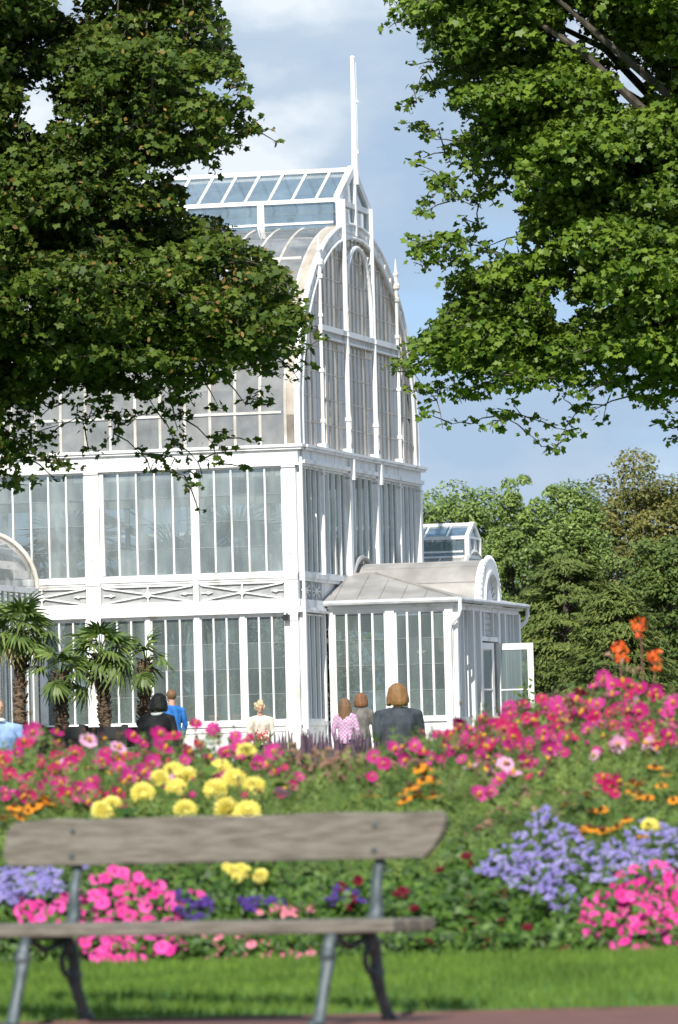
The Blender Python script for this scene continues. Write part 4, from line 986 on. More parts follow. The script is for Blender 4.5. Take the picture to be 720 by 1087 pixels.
# ------------------------------------------------------------------ people
def mesh_remesh(mb, name, material, parent, vox, loc=None):
    o = mb.build(name, material, parent, smooth=True)
    md = o.modifiers.new('remesh','REMESH'); md.mode = 'VOXEL'; md.voxel_size = vox; md.use_smooth_shade = True
    sm_ = o.modifiers.new('smooth','SMOOTH'); sm_.factor = .5; sm_.iterations = 3
    return o
MSKIN = mat('skin', (.50,.28,.19), (.60,.36,.26), 8, .55)
def person(loc, H, rz, lab, hairc, topm, botm, hair='short', arms=((.10,-.02),(.10,-.02)), bend=.0, skirt=False, wide=1.0, headturn=0, headdown=0, collar=None, vox=.011, glasses=False, elbow=None):
    k = H/1.70; root = tag(empty('person', loc, rz), lab, 'person')
    V_ = lambda x,y,z: Vector((x*k, (y - bend*max(0,z-.95))*k, z*k))
    body = MB(); sw = .185*wide
    hd = V_(0,-.035,1.585)
    Rh = Matrix.Rotation(headturn,3,'Z') @ Matrix.Rotation(headdown,3,'X')
    body.ell(hd, (.074*k,.090*k,.106*k), 14, rot=Rh)
    body.ell(hd+Rh@Vector((0,-.035,-.055))*k, (.050*k,.055*k,.052*k), 10, rot=Rh)        # jaw
    body.ell(hd+Rh@Vector((0,-.098,-.015))*k, (.013*k,.018*k,.026*k), 8, rot=Rh)         # nose
    body.ell(hd+Rh@Vector((0,-.088,-.055))*k, (.026*k,.012*k,.009*k), 8, rot=Rh)         # lips
    for sx in (-1,1):
        body.ell(hd+Rh@Vector((sx*.076,.005,-.01))*k, (.012*k,.02*k,.03*k), 8, rot=Rh)
    body.tube([V_(0,.0,1.36), V_(0,-.015,1.52)], [.062*k,.052*k], 10)
    body.tube([V_(0,0,.90),V_(0,0,1.05),V_(0,0,1.25),V_(0,0,1.38)], [.13*k*wide,.115*k*wide,.14*k*wide,.10*k], 14, flat=.75)
    tops = MB()
    tops.tube([V_(0,0,.84),V_(0,0,.95),V_(0,0,1.08),V_(0,0,1.25),V_(0,.0,1.345),V_(0,0,1.40),V_(0,0,1.44)], [.175*k*wide,.172*k*wide,.155*k*wide,.180*k*wide,.148*k*wide,.098*k,.06*k], 18, flat=.68)
    for i_,sx in enumerate((-1,1)):
        ax, ay = arms[i_]; sh = V_(sx*sw,0,1.345)
        e1 = V_(sx*(sw+ax*.6), ay*1.0+.02, 1.10); wr = V_(sx*(sw+ax*.5), ay*2.2-.06, .87)
        if elbow and elbow[i_]: e1 = V_(*elbow[i_][0]); wr = V_(*elbow[i_][1])
        tops.tube([V_(sx*.08,0,1.385), sh, (sh+e1)/2, e1, wr], [.05*k,.060*k,.056*k,.050*k,.042*k], 12)
        body.tube([sh,e1,wr], [.045*k,.036*k,.027*k], 10)
        dv = (wr-e1).normalized(); pm = wr+dv*.05*k; body.tube([wr,pm,wr+dv*.09*k], [.026*k,.036*k,.033*k], 10, flat=.5)
        side = dv.cross(Vector((sx,0,0))).normalized()
        for fi in range(4):
            o_ = side*(fi-1.5)*.017*k; L_ = (.07,.078,.073,.058)[fi]*k
            body.tube([wr+dv*.07*k+o_, wr+dv*(.09*k+L_*.5)+o_*1.1, wr+dv*(.09*k+L_)+o_*1.1+Vector((-sx*.015*k,0,0))], [.0095*k,.009*k,.007*k], 6)
        body.tube([wr+dv*.03*k-side*.03*k, wr+dv*.06*k-side*.055*k, wr+dv*.09*k-side*.06*k], [.012*k,.011*k,.008*k], 6)
    trs = MB()
    for sx in (-1,1):
        hp = V_(sx*.09,0,.92); kn = V_(sx*.095,-.01,.50); an_ = V_(sx*.10,.02,.09)
        trs.tube([hp,(hp+kn)/2,kn,an_], [.098*k,.085*k,.066*k,.055*k], 12)
        body.tube([hp,kn,an_,V_(sx*.10,.02,.05)], [.07*k,.05*k,.036*k,.035*k], 10)
        body.tube([V_(sx*.10,.05,.04),V_(sx*.105,-.08,.035),V_(sx*.11,-.17,.025)], [.04*k,.042*k,.028*k], 10, flat=.7)
    trs.tube([V_(0,0,.84),V_(0,0,.98)], [.155*k*wide,.15*k*wide], 14, flat=.7)
    if skirt: trs.tube([V_(0,0,.98),V_(0,0,.7),V_(0,0,.45)], [.14*k,.2*k,.23*k], 16, flat=.8)
    mesh_remesh(body, 'body', MSKIN, root, .0085*k)
    mesh_remesh(trs, 'trousers' if not skirt else 'skirt', botm, root, .014*k)
    mesh_remesh(tops, 'top', topm, root, .013*k)
    sh_ = MB()
    for sx in (-1,1): sh_.ell(V_(sx*.105,-.05,.035), (.052*k,.145*k,.045*k), 10)
    sh_.build('shoes', MDK, root, smooth=True)
    # hair
    hm = mat('hair', tuple(c*.7 for c in hairc), hairc, 40, .5, stretch=(1,1,.15), bump=.6)
    hr = MB(); hr.ell(hd+Rh@Vector((0,.022,.026))*k, (.090*k,.096*k,.098*k), 14, rot=Rh)
    if hair == 'bob':
        hr.tube([hd+Rh@Vector((0,.03,.06))*k, hd+Rh@Vector((0,.04,.0))*k, hd+Rh@Vector((0,.045,-.08))*k, hd+Rh@Vector((0,.035,-.105))*k, hd+Rh@Vector((0,.03,-.12))*k], [.05*k,.098*k,.118*k,.118*k,.085*k], 14, flat=.8)
        for sx in (-1,1): hr.tube([hd+Rh@Vector((sx*.07,-.01,.03))*k, hd+Rh@Vector((sx*.092,-.015,-.06))*k, hd+Rh@Vector((sx*.095,-.0,-.14))*k], [.03*k,.04*k,.028*k], 8)
    if hair in ('bob','long'):
        dn = .118 if hair == 'bob' else .32
        for q in range(46):
            a_ = random.uniform(-.35,PI+.35); r0_ = .098+random.uniform(0,.008); c_, s2 = math.cos(a_), math.sin(a_)
            hr.tube([hd+Rh@Vector((c_*.045,.025+s2*.045,.108))*k, hd+Rh@Vector((c_*r0_*.92,.02+s2*r0_*.92,.062))*k, hd+Rh@Vector((c_*(r0_+.018),.02+s2*(r0_+.005),-.04))*k, hd+Rh@Vector((c_*(r0_+random.uniform(.0,.035)),.02+s2*(r0_+random.uniform(-.01,.02)),-dn+random.uniform(-.03,.02)))*k], [.010*k,.011*k,.010*k,.006*k], 6)
    if hair == 'long':
        hr.tube([hd+Vector((0,.04,.0))*k, hd+Vector((0,.06,-.15))*k, hd+Vector((0,.075,-.28))*k, hd+Vector((0,.07,-.40))*k], [.095*k,.10*k,.095*k,.04*k], 14, flat=.6)
        for sx in (-1,1): hr.tube([hd+Vector((sx*.07,-.01,.03))*k, hd+Vector((sx*.09,-.0,-.12))*k, hd+Vector((sx*.085,.01,-.30))*k], [.03*k,.036*k,.02*k], 8)
    if hair == 'curly':
        for q in range(48):
            u_ = random.uniform(-1,1); a_ = random.uniform(0,2*PI); s_ = math.sqrt(1-u_*u_)
            p_ = Vector((.090*s_*math.cos(a_), .03+.088*s_*math.sin(a_), .035+.088*u_))
            if p_.y < -.035 and p_.z < .045: continue
            hr.ell(hd+Rh@p_*k, (.042*k,)*3, 6)
    mesh_remesh(hr, 'hair', hm, root, .011*k)
    eg = MB()
    for sx in (-1,1): eg.ell(hd+Rh@Vector((sx*.03,-.083,.008))*k, (.011*k,.008*k,.006*k), 8)
    eg.build('eyes', MDK, root)
    if collar:
        c_ = MB(); c_.tube([V_(.075*math.cos(a),-.01+.07*math.sin(a),1.43-.02*math.sin(a)) for a in np.linspace(0,2*PI,15)], .022*k, 8); c_.build('collar', collar, root, smooth=True)
    return root
def cloth(n, a, b=None, **k): return mat(n, tuple(c*.75 for c in a), b or tuple(c*1.35 for c in a), k.get('scale', 9), .85, bump=1.0, stretch=(1,1,.5))
jean = cloth('denim', (.03,.05,.10)); blk = cloth('black_cloth', (.008,.008,.010), (.02,.02,.022)); grey = cloth('grey_cloth', (.12,.115,.10), (.2,.19,.17))
def at(px, Y): q = P(px, 800, Y); return (q.x, q.y, g(Y))
def hgt(px, py, Y): return P(px, py, Y).z - g(Y)
person(at(-2,62), hgt(-2,741,62), .3, 'woman in a pale blue top at the left edge, partly cut off', (.22,.17,.12), cloth('pale_blue_knit',(.22,.33,.62),(.32,.45,.75)), jean, 'short', wide=1.35, arms=((.10,-.02),(.12,-.02)), collar=mat('white_trim',(.75,.75,.75),(.85,.85,.85)))
person(at(168,79), hgt(168,736,79), PI-.5, 'person in black with dark hair and white collar, standing by the grey bench', (.014,.011,.009), blk, blk, 'bob', wide=1.2, arms=((.12,0),(.12,0)), headturn=.9, collar=mat('white_collar',(.7,.7,.7),(.8,.8,.8)))
person(at(184,110), hgt(184,732,110), PI+.5, 'man in a bright blue jacket near the palm house wall', (.20,.11,.05), cloth('bright_blue_nylon',(.02,.14,.45),(.04,.22,.6)), jean, 'short', elbow=(None,((.24,-.10,1.12),(.20,-.32,1.15))))
person(at(277,109), hgt(277,745,109), .15, 'elderly woman with short blonde hair in a cream jacket facing the camera', (.62,.50,.30), cloth('cream_jacket',(.62,.54,.44),(.76,.69,.58)), cloth('dark_skirt',(.04,.03,.03)), 'curly', headdown=.25, wide=1.2, arms=((.08,-.05),(.08,-.05)), elbow=(((-.24,-.04,1.08),(-.10,-.26,.98)),((.24,-.04,1.08),(.10,-.26,.98))), skirt=True)
# red posy in her hands
q = at(277,109); fl = tag(empty('bouquet', (q[0]+.01, q[1]-.36, q[2]+hgt(277,745,109)*.565)), 'small bunch of red flowers held by the woman in the cream jacket', 'bouquet')
d = rng.normal(size=(40,3))*np.array([.09,.05,.05]); cloud('blossoms', mat('red_petal',(.35,.01,.02),(.6,.03,.05),9,.6,island=True), d+np.array([0,0,.05]), d+np.array([0,-1,.3]), .05, OVAL, parent=fl)
s_ = MB(); 
for k in range(6): s_.tube([(0,0,-.12),(random.uniform(-.06,.06),random.uniform(-.04,.04),.05)], .005, 5)
s_.build('stems', MFOL, fl)
plaid = bpy.data.materials.new('pink_plaid'); plaid.use_nodes = True
_n = plaid.node_tree.nodes; _l = plaid.node_tree.links; _c = _n.new('ShaderNodeTexCoord'); _k = _n.new('ShaderNodeTexChecker'); _k.inputs['Scale'].default_value = 30
_k.inputs['Color1'].default_value = (.50,.22,.38,1); _k.inputs['Color2'].default_value = (.52,.44,.56,1); _l.new(_c.outputs['Object'], _k.inputs[0]); _l.new(_k.outputs[0], _n['Principled BSDF'].inputs['Base Color']); _n['Principled BSDF'].inputs['Roughness'].default_value = .9
person(at(367.5,104), hgt(367,741,104), PI-.3, 'girl with long brown hair in a pink plaid shirt seen from behind', (.20,.12,.06), plaid, jean, 'long', wide=.95, headturn=-.3)
person(at(384,105.5), hgt(384,735.5,105.5), PI-.15, 'woman with reddish hair in a grey cardigan beside the girl in plaid', (.24,.11,.05), grey, cloth('grey_trousers',(.10,.10,.11)), 'bob', bend=.03, headturn=.35)
person(at(424,64), hgt(424,725.5,64), PI+.22, 'person with chin length light brown hair in a dark grey jacket, seen from behind', (.27,.135,.05), cloth('charcoal_jacket',(.035,.045,.055),(.06,.07,.085)), jean, 'bob', wide=1.28, arms=((.05,-.03),(.02,0)))
MSH = mat('light_shirt',(.7,.7,.72),(.8,.8,.8))

# ------------------------------------------------------------------ benches
def wood_mat():
    M = mat('weathered_wood', (.115,.10,.08), (.215,.195,.16), 8, .9, bump=.35, detail=13, stretch=(.9,9,9)); return M
MWOOD = wood_mat(); MIRON = mat('grey_iron', (.055,.075,.08), (.12,.145,.15), 12, .5, .3, bump=.2)
MWOODD = mat('pale_wood', (.25,.25,.22), (.42,.41,.36), 5, .85, stretch=(.5,7,7))
def plank(mb, x0,x1,y0,y1,z0,z1, r=.012):
    return mb.box(x0,x1,y0,y1,z0,z1)
def bench(loc, rz, L, lab, group=None, wood=None, leg_at=(.28,.28), x0=0):
    wood = wood or MWOOD
    root = tag(empty('park_bench', loc, rz), lab, 'bench', group)
    def bev(o, w_=.008):
        m_ = o.modifiers.new('bevel','BEVEL'); m_.width = w_; m_.segments = 3; return o
    # backrest: one wide plank with a sloping, rounded right end
    b = MB(); zb, zt = .693, .898; hl = L/2
    pts = [(-hl+.03,zb),(-hl,zb+.05),(-hl+.015,zt-.05),(-hl+.05,zt-.01)]
    for i in range(1,10): x = lerp(-hl+.05,hl-.04,i/10); pts.append((x, zt+.004*math.sin(i*1.9)))
    pts += [(hl-.02,zt),(hl+.0,zt-.035),(hl-.01,zt-.09),(hl-.05,zb+.05),(hl-.10,zb+.005)]
    tilt = .12
    q = [Vector((x,.40+(z-zb)*tilt,z)) for x,z in pts]
    b.prism(q, (0,.042,0)); bev(b.build('backrest', wood, root))
    for i,(ya,yb) in enumerate(((-.02,.10),(.115,.235),(.25,.37))):
        s = MB(); s.box(-hl-.06,hl-.03,ya,yb,.392,.445); bev(s.build('seat_slat', wood, root))
    for x in (-hl+leg_at[0], hl-leg_at[1]):
        f = MB()
        # front leg: foot, shin, knee, sweeping under the seat
        def sp(ps, rs, n=10):
            f.tube([(x,)+tuple(p) for p in ps], rs, n, flat=.8)
        sp([(-.16,.0),(-.13,.035),(-.095,.13),(-.06,.22),(-.035,.29),(-.03,.34),(.0,.385),(.06,.395),(.2,.39),(.33,.39)], [.038,.028,.024,.027,.034,.03,.027,.024,.024,.024])
        f.ell((x,-.17,.015),(.032,.05,.018),8)
        f.ell((x,-.037,.30),(.036,.036,.04),10)
        fo = f.build('front_leg', MIRON, root, smooth=True)
        f = MB()
        sp([(.50,.0),(.485,.04),(.43,.12),(.395,.2),(.40,.27),(.375,.34),(.32,.385)], [.034,.028,.026,.034,.028,.036,.03])
        f.ell((x,.40,.21),(.03,.05,.04),8); f.ell((x,.365,.335),(.03,.05,.045),8); f.ell((x,.51,.015),(.032,.05,.018),8)
        f.tube([(x,.35+.055*math.cos(a),.27+.055*math.sin(a)) for a in np.linspace(0,2*PI,14)], .014, 6)
        f.build('rear_leg', MIRON, root, smooth=True)
        f = MB(); sp([(.33,.40),(.385,.43),(.415,.475),(.41,.53),(.42,.60),(.452,.68),(.468,.80),(.475,.86)], [.028,.032,.034,.03,.026,.024,.022,.014], 10)
        f.build('upright', MIRON, root, smooth=True)
        f = MB()
        for zz2 in (.735,.845): f.ell((x,.40+(zz2-zb)*tilt-.002,zz2),(.014,.008,.014),8)
        f.build('bolts', MIRON, root, smooth=True)
        f = MB(); sp([(.0,.39),(.15,.33),(.30,.36)], [.018,.018,.018], 8); f.build('brace', MIRON, root, smooth=True)
    return root
Bc = P(184, 985, 26.2)
BY = math.radians(-28)
bench((Bc.x+.005, 26.2, 0.0), BY, 2.2, 'weathered grey wooden bench with cast iron legs in the near foreground', leg_at=(.36,.335))
Pc = P(129, 800, 83); bench((Pc.x, 83, g(83)), .15, 1.7, 'pale grey wooden bench by the palm tubs, beside the person in black', wood=MWOODD)

# ------------------------------------------------------------------ flower bed
def DY(py):
    t = [(1030,31.3),(985,31.7),(950,32.1),(900,33.0),(850,34.3),(800,36.0),(760,37.4),(715,38.5),(600,39.5)]
    if py >= 1030: return 31.3
    for (a,b),(c,d) in zip(t,t[1:]):
        if py >= c: return lerp(b,d,(a-py)/(a-c))
    return 39.5
def petal_flower(n, r, wid, cup, notch, cr_, colp, colc, name, rows=1, ch=.02, twist=0):
    mb = MB()
    for row in range(rows):
        rr = r*(1-.28*row); cu = cup+.35*row
        for i in range(n):
            a = 2*PI*(i+.5*row)/n + random.uniform(-.06,.06); d = Vector((math.cos(a),math.sin(a),0)); q = Vector((-math.sin(a),math.cos(a),0)); z = Vector((0,0,1))
            w_ = wid*rr; dz = random.uniform(-.05,.08)*rr
            vs = [d*.12*rr-q*w_*.25, d*.55*rr-q*w_*.9+z*(cu*.35*rr), d*.93*rr-q*w_*.75+z*(cu*.8*rr+dz), d*(1-notch)*rr+z*(cu*.8*rr+dz), d*.93*rr+q*w_*.75+z*(cu*.8*rr+dz+.04*rr), d*.55*rr+q*w_*.9+z*(cu*.35*rr), d*.12*rr+q*w_*.25, d*.55*rr+z*(cu*.3*rr-.03*rr)]
            mb.add(vs, [(0,1,7),(1,2,3,7),(3,4,5,7),(5,6,0,7)], 0)
    if cr_: mb.ell((0,0,.012*1+ch*.3),(cr_,cr_,ch),8,1)
    me_o = mb.build(name, [colp, colc or colp]); me = me_o.data; bpy.data.objects.remove(me_o); return me
def fl_mat(n, a, b): return mat(n, a, b, 12, .55, transl=.25, ramp=(.3,.7))
MCEN = fl_mat('flower_centre_yellow',(.65,.35,.02),(.85,.5,.05)); MBRN = fl_mat('flower_centre_brown',(.08,.03,.01),(.14,.06,.02))
cosA = [petal_flower(8,.053,.31,c,.07,.010,m_,MCEN,'blossom') for c,m_ in ((.25,fl_mat('petal_magenta',(.36,.005,.11),(.56,.014,.21))),(.1,fl_mat('petal_crimson',(.38,.004,.07),(.58,.012,.14))),(.45,fl_mat('petal_rose',(.46,.02,.19),(.66,.06,.31))))]
cosP = [petal_flower(8,.048,.33,.2,.07,.010,fl_mat('petal_pale_pink',(.70,.30,.50),(.82,.48,.66)),MCEN,'blossom')]
rudA = [petal_flower(13,.048,.2,c,.0,.016,fl_mat('petal_orange',(.74,.22,.01),(.88,.37,.02)),MBRN,'blossom',rows=1,ch=.014) for c in (-.2,.05)]
impA = [petal_flower(5,.034,.62,c,.06,.003,m_,None,'blossom') for c,m_ in ((.1,fl_mat('petal_hot_pink',(.78,.05,.32),(.90,.11,.46))),(.2,fl_mat('petal_deep_pink',(.65,.02,.22),(.82,.05,.36))))]
impB = [petal_flower(5,.024,.6,.2,.05,.003,fl_mat('petal_salmon_pink',(.70,.16,.25),(.85,.35,.42)),None,'blossom')]
redA = [petal_flower(6,.03,.55,.35,.03,.004,fl_mat('petal_dark_red',(.10,.002,.012),(.26,.004,.03)),None,'blossom',rows=2)]
dahA = []
for k in range(2):
    mb = MB(); R_ = .062
    for ring_,el_ in enumerate((-.35,0,.3,.6,.9,1.2)):
        nn = int(14*math.cos(el_)+3)
        for i in range(nn):
            a = 2*PI*(i+.5*(ring_%2))/nn; d = Vector((math.cos(a)*math.cos(el_),math.sin(a)*math.cos(el_),math.sin(el_)*.85)); q = Vector((-math.sin(a),math.cos(a),0)); u_ = d.cross(q)
            b_ = d*R_*.55; e_ = d*R_*random.uniform(.95,1.08); w_ = .013
            mb.add([b_-q*w_*.6, (b_+e_)/2-q*w_+u_*-.004, e_-q*w_*.5, e_+d*.004, e_+q*w_*.5, (b_+e_)/2+q*w_+u_*-.004, b_+q*w_*.6, (b_+e_)/2+u_*.008],[(0,1,7),(1,2,3,7),(3,4,5,7),(5,6,0,7)])
    mb.ell((0,0,0),(R_*.6,)*3,8)
    mo_ = mb.build('blossom', fl_mat('petal_yellow',(.80,.68,.10),(.90,.83,.28))); dahA.append(mo_.data); bpy.data.objects.remove(mo_)
def fluff(name, m_, r, n, ln):
    mb = MB()
    for i in range(n):
        a = random.uniform(0,2*PI); u_ = random.uniform(-.15,1); s_ = math.sqrt(1-u_*u_); c_ = Vector((s_*math.cos(a),s_*math.sin(a),u_*.7))*r*random.uniform(.6,1)
        for k in range(7):
            d = Vector((random.gauss(0,1),random.gauss(0,1),abs(random.gauss(0,1)))).normalized(); mb.bar(c_, c_+d*ln, .0035,.0035)
    o_ = mb.build(name, m_); me = o_.data; bpy.data.objects.remove(o_); return me
ageA = [fluff('blossom', fl_mat('petal_pale_lavender',(.45,.40,.74),(.66,.60,.92)), .03, 13, .014)] + [fluff('blossom', fl_mat('petal_lavender',(.30,.25,.66),(.60,.53,.90)), .032, 16, .014) for k in range(2)]
ageB = [fluff('blossom', fl_mat('petal_violet',(.10,.05,.32),(.20,.10,.48)), .026, 14, .012)]

MBUD = mat('flower_bud', (.10,.03,.03), (.16,.14,.05), 9, .7)
def plant(name, lab, cat, pts, meshes, group, face=(0,-.7,.65), jit=.5, leafm=None, leaf=OVAL, lsize=.05, nleaf=700, spread=.22, low=.0, bs=(.7,1.3), hmin=None, front=.02, stemr=.004, bloomname='blossom', up_leaf=False):
    """one flowering plant: root, stems, foliage and each blossom"""
    ws = [P(px,py,DY(py)+random.uniform(-.12,.12)) for px,py in pts]
    cx = sum(w_.x for w_ in ws)/len(ws); cy_ = sum(w_.y for w_ in ws)/len(ws)+.15; gz_ = g(cy_)
    root = tag(empty(name, (cx,cy_,gz_)), lab, cat, group)
    R0 = Vector((cx,cy_,gz_))
    st = MB()
    for w_ in ws:
        q = w_-R0; b0 = Vector((q.x*.35+random.uniform(-.03,.03), .06, 0)); st.tube([b0, (b0+q)/2+Vector((q.x*.15,.05,q.z*.1)), q-Vector((0,-.01,.01))], [stemr*1.3,stemr,stemr*.7], 4, cap=False)
        me = random.choice(meshes); o_ = bpy.data.objects.new(bloomname, me); col.objects.link(o_); o_.parent = root; o_.location = q
        f = Vector(face)+Vector((random.gauss(0,jit),random.gauss(0,jit),random.gauss(0,jit)*.7)); o_.rotation_euler = f.to_track_quat('Z','Y').to_euler(); s_ = random.uniform(*bs); o_.scale = (s_,s_,s_)
    st.build('stems', MFOL, root)
    if 'cosmos' in name:
        bd = MB()
        for w_ in ws:
            for _ in range(2):
                q = w_-R0+Vector((random.gauss(0,.07),random.gauss(0,.05),random.gauss(.0,.05))); rr_b = random.uniform(.006,.013); bd.ell(q,(rr_b,rr_b,rr_b*1.2),6); bd.tube([q,q+Vector((random.gauss(0,.03),.01,-.16))],[.002,.002],3,cap=False)
        bd.build('buds', MBUD, root)
    n = nleaf; k = rng.integers(0,len(ws),n); W_ = np.array([tuple(w_-R0) for w_ in ws]); t = rng.uniform(low,.93,n)**.8
    pos = W_[k]*t[:,None]+rng.normal(0,1,(n,3))*np.array([spread*.5,.07,.05])*(.5+.5*t)[:,None]; pos[:,1] += front+.06*(1-t); pos[:,0] += W_[k][:,0]*(1-t)*.6
    pos[:,2] = np.maximum(pos[:,2], .01)
    nr = rng.normal(0,.6,(n,3))+np.array([0,-.6,.6])
    ud = rng.normal(0,.6,(n,3))+np.array([0,0,1.0]) if up_leaf else None
    cloud('foliage', leafm or MFOL, pos, nr, rng.uniform(.6,1.3,n)*lsize, leaf, parent=root, updir=ud)
    return root
FEATH = ([(-.012,-.5,0),(.012,-.5,0),(.02,-.1,0),(.30,.12,.05),(.03,.05,0),(.02,.2,0),(.22,.45,.03),(.02,.3,0),(0,.6,0),(-.02,.3,0),(-.22,.45,-.03),(-.02,.2,0),(-.03,.05,0),(-.30,.12,-.05),(-.02,-.1,0)], [tuple(range(15))])

def chunks(pts, k):
    """split a list of blossoms into plants of about k neighbours"""
    pts = sorted(pts); out_ = []
    if len(pts) <= k: return [pts]
    nb = max(1, round(len(pts)/k)); return [pts[int(i*len(pts)/nb):int((i+1)*len(pts)/nb)] for i in range(nb)]
def scat(poly, n, mind=0):
    out_ = []; P_ = np.array(poly); a0,b0 = P_.min(0); a1,b1 = P_.max(0); tries = 0
    while len(out_) < n and tries < n*60:
        tries += 1; x = random.uniform(a0,a1); y = random.uniform(b0,b1)
        if inpoly([x],[y],poly)[0] and all((x-c)**2+(y-d)**2 > mind*mind for c,d in out_): out_.append((x,y))
    return out_
# cosmos
cl = [(60,790),(60,779),(35,778),(112,800),(152,790),(175,796),(169,781),(208,769),(227,775),(250,783),(252,794),(133,804),(125,808),(135,827),(42,808),(58,821),(12,844),(22,848),(94,842),(92,854),(100,838),(31,846),(275,812),(292,821),(5,842),(80,801),(20,800),(195,808),(222,806),(160,812),(140,783),(185,782),(108,784),(5,812),(30,826),(75,812),(48,838),(255,806),(238,800),(265,785),(82,836),(118,822),(150,822),(210,790),(290,800),(70,845)]
cp = [(94,787),(64,812),(180,828),(300,842),(125,795)]
cl2 = [(448,779),(465,780),(450,800),(417,797),(397,805),(395,825),(440,790),(430,795),(477,781),(485,775),(470,792),(408,812),(460,806),(432,806)]
cl3 = [(490,769),(508,783),(514,763),(510,782),(535,787),(541,752),(557,748),(560,763),(578,779),(590,748),(600,767),(601,787),(535,775),(557,810),(585,807),(577,823),(520,795),(550,793),(525,770),(570,765),(548,770),(582,795),(507,845),(520,842),(540,760),(497,790)]
cl4 = [(615,736),(640,720),(652,728),(662,726),(681,732),(667,740),(697,732),(704,756),(716,748),(662,775),(708,783),(665,770),(630,767),(635,750),(620,752),(690,770),(700,790),(610,745),(650,740),(625,775),(648,757),(680,757),(712,765),(645,722)]
cl3 += scat([(470,775),(520,765),(560,745),(620,735),(640,760),(600,790),(540,810),(490,800)],30,8)
cl4 += scat([(600,745),(640,722),(700,730),(722,745),(722,800),(640,790)],20,9)
cl += scat([(0,785),(120,795),(300,790),(300,815),(100,850),(0,840)],24,9)
cp4 = [(689,790),(695,797),(632,802),(675,745),(720,792),(655,790)]
cpm = [(440,795),(500,815),(520,820),(515,808),(532,830),(545,822),(536,812),(480,797)]
dk4 = [(647,835),(655,830),(640,828),(652,842)]
def many(name, cat, pts, meshes, grp, lab, k, **kw):
    for c in chunks(pts, k): plant(name, lab, cat, c, meshes, grp, **kw)
CK = dict(leafm=MFEA, leaf=FEATH, lsize=.13, nleaf=1500, spread=.30, up_leaf=True)
many('cosmos_plant','cosmos',cl,cosA,'magenta cosmos left of the yellow dahlias','magenta cosmos with feathery leaves at the left of the bed',6,**CK)
many('cosmos_plant','cosmos',cp,cosP,'pale pink cosmos at the left','pale pink cosmos among the magenta ones at the left',2,**dict(CK,nleaf=500))
many('cosmos_plant','cosmos',cl2,cosA,'magenta cosmos below the person in the grey jacket','magenta cosmos just below the person in the dark grey jacket',5,**CK)
many('cosmos_plant','cosmos',cl3,cosA,'magenta cosmos in front of the porch','magenta cosmos rising in front of the porch door',5,**CK)
many('cosmos_plant','cosmos',cl4,cosA,'tall magenta cosmos at the right','tallest magenta cosmos at the right below the orange cannas',5,**CK)
many('cosmos_plant','cosmos',cp4,cosP,'pale pink cosmos at the right','pale pink cosmos between the tall magenta ones at the right',3,**dict(CK,nleaf=600))
many('cosmos_plant','cosmos',cpm,cosP+[cosA[2]],'mauve pink cosmos among the plumes','mauve pink cosmos among grass plumes right of the bench back',4,**dict(CK,nleaf=500))
many('cosmos_plant','cosmos',dk4,[cosA[1]],None,'crimson purple cosmos beside the orange coneflowers',4,**dict(CK,nleaf=300))
# small filler blossoms in the cosmos masses
many('cosmos_plant','cosmos',scat([(0,795),(120,800),(300,800),(330,830),(300,850),(90,860),(0,850)],50,5),cosA,'small magenta cosmos behind the bench back','small magenta cosmos in the green just above the bench back',9,**dict(CK,bs=(.4,.7)))
many('cosmos_plant','cosmos',scat([(400,795),(480,780),(560,760),(640,745),(720,745),(720,800),(600,800),(560,830),(470,810)],55,6),cosA,'small magenta cosmos at the right','small magenta cosmos buds and flowers across the right hand mass',9,**dict(CK,bs=(.4,.75)))
# dahlias
da = [(262,800),(152,843),(170,828),(185,822),(199,826),(187,838),(234,818),(249,828),(229,840),(270,837),(240,859),(197,861),(263,863)]
for c,l in ((da[1:6]+[da[11]],'pale yellow pompom dahlia above the left half of the bench back'),([da[0]]+da[6:11]+[da[12]],'large yellow pompom dahlia above the middle of the bench back'),([(108,862),(118,856),(113,866)],'small pale yellow dahlia touching the bench back near its left upright')):
    plant('dahlia_plant', l, 'dahlia', c, dahA, 'yellow pompom dahlias', face=(0,-.9,.5), lsize=.085, nleaf=1100, spread=.2, bs=(1.0,1.2), stemr=.006)
plant('dahlia_plant','single yellow dahlia among the blue flowers at the right','dahlia',[(690,878)],dahA,'yellow pompom dahlias',nleaf=120,lsize=.07)
plant('dahlia_plant','small yellow flowers showing between bench back and seat','dahlia',[(241,921),(247,924),(256,922),(261,926),(252,932),(277,930)],dahA,None,nleaf=900,lsize=.07,bs=(.45,.7),spread=.35)
# orange coneflowers
ru1 = [(445,815),(450,829),(427,842),(392,845),(460,845),(460,829),(436,836),(444,844),(430,850),(452,818)]
ru2 = [(695,815),(680,834),(702,835),(680,845),(672,842),(622,844),(602,855),(637,860),(628,862),(715,850),(688,848),(708,822),(672,832)]
ru3 = [(620,885),(632,880),(640,883),(625,879),(614,888),(655,878),(682,887),(665,870),(612,882)]
ru4 = [(15,857),(25,867),(35,857),(45,847),(50,845),(20,868),(30,862),(40,853),(12,864),(3,870),(52,852)]
RK = dict(face=(0,-.35,1), jit=.25, lsize=.05, nleaf=700, spread=.2)
many('coneflower_plant','coneflower',ru1,rudA,'orange coneflowers above the right end of the bench back','orange yellow coneflower above the right end of the bench back',5,**RK)
many('coneflower_plant','coneflower',ru2,rudA,'orange coneflowers at the right edge','golden orange coneflower above the blue flowers at the right',5,**RK)
many('coneflower_plant','coneflower',ru3,rudA,None,'deep orange coneflower row sunk among the blue flowers at the right',9,**RK)
many('coneflower_plant','coneflower',ru4,rudA,None,'orange flowers in a slanting row left of the bench back end',11,**RK)
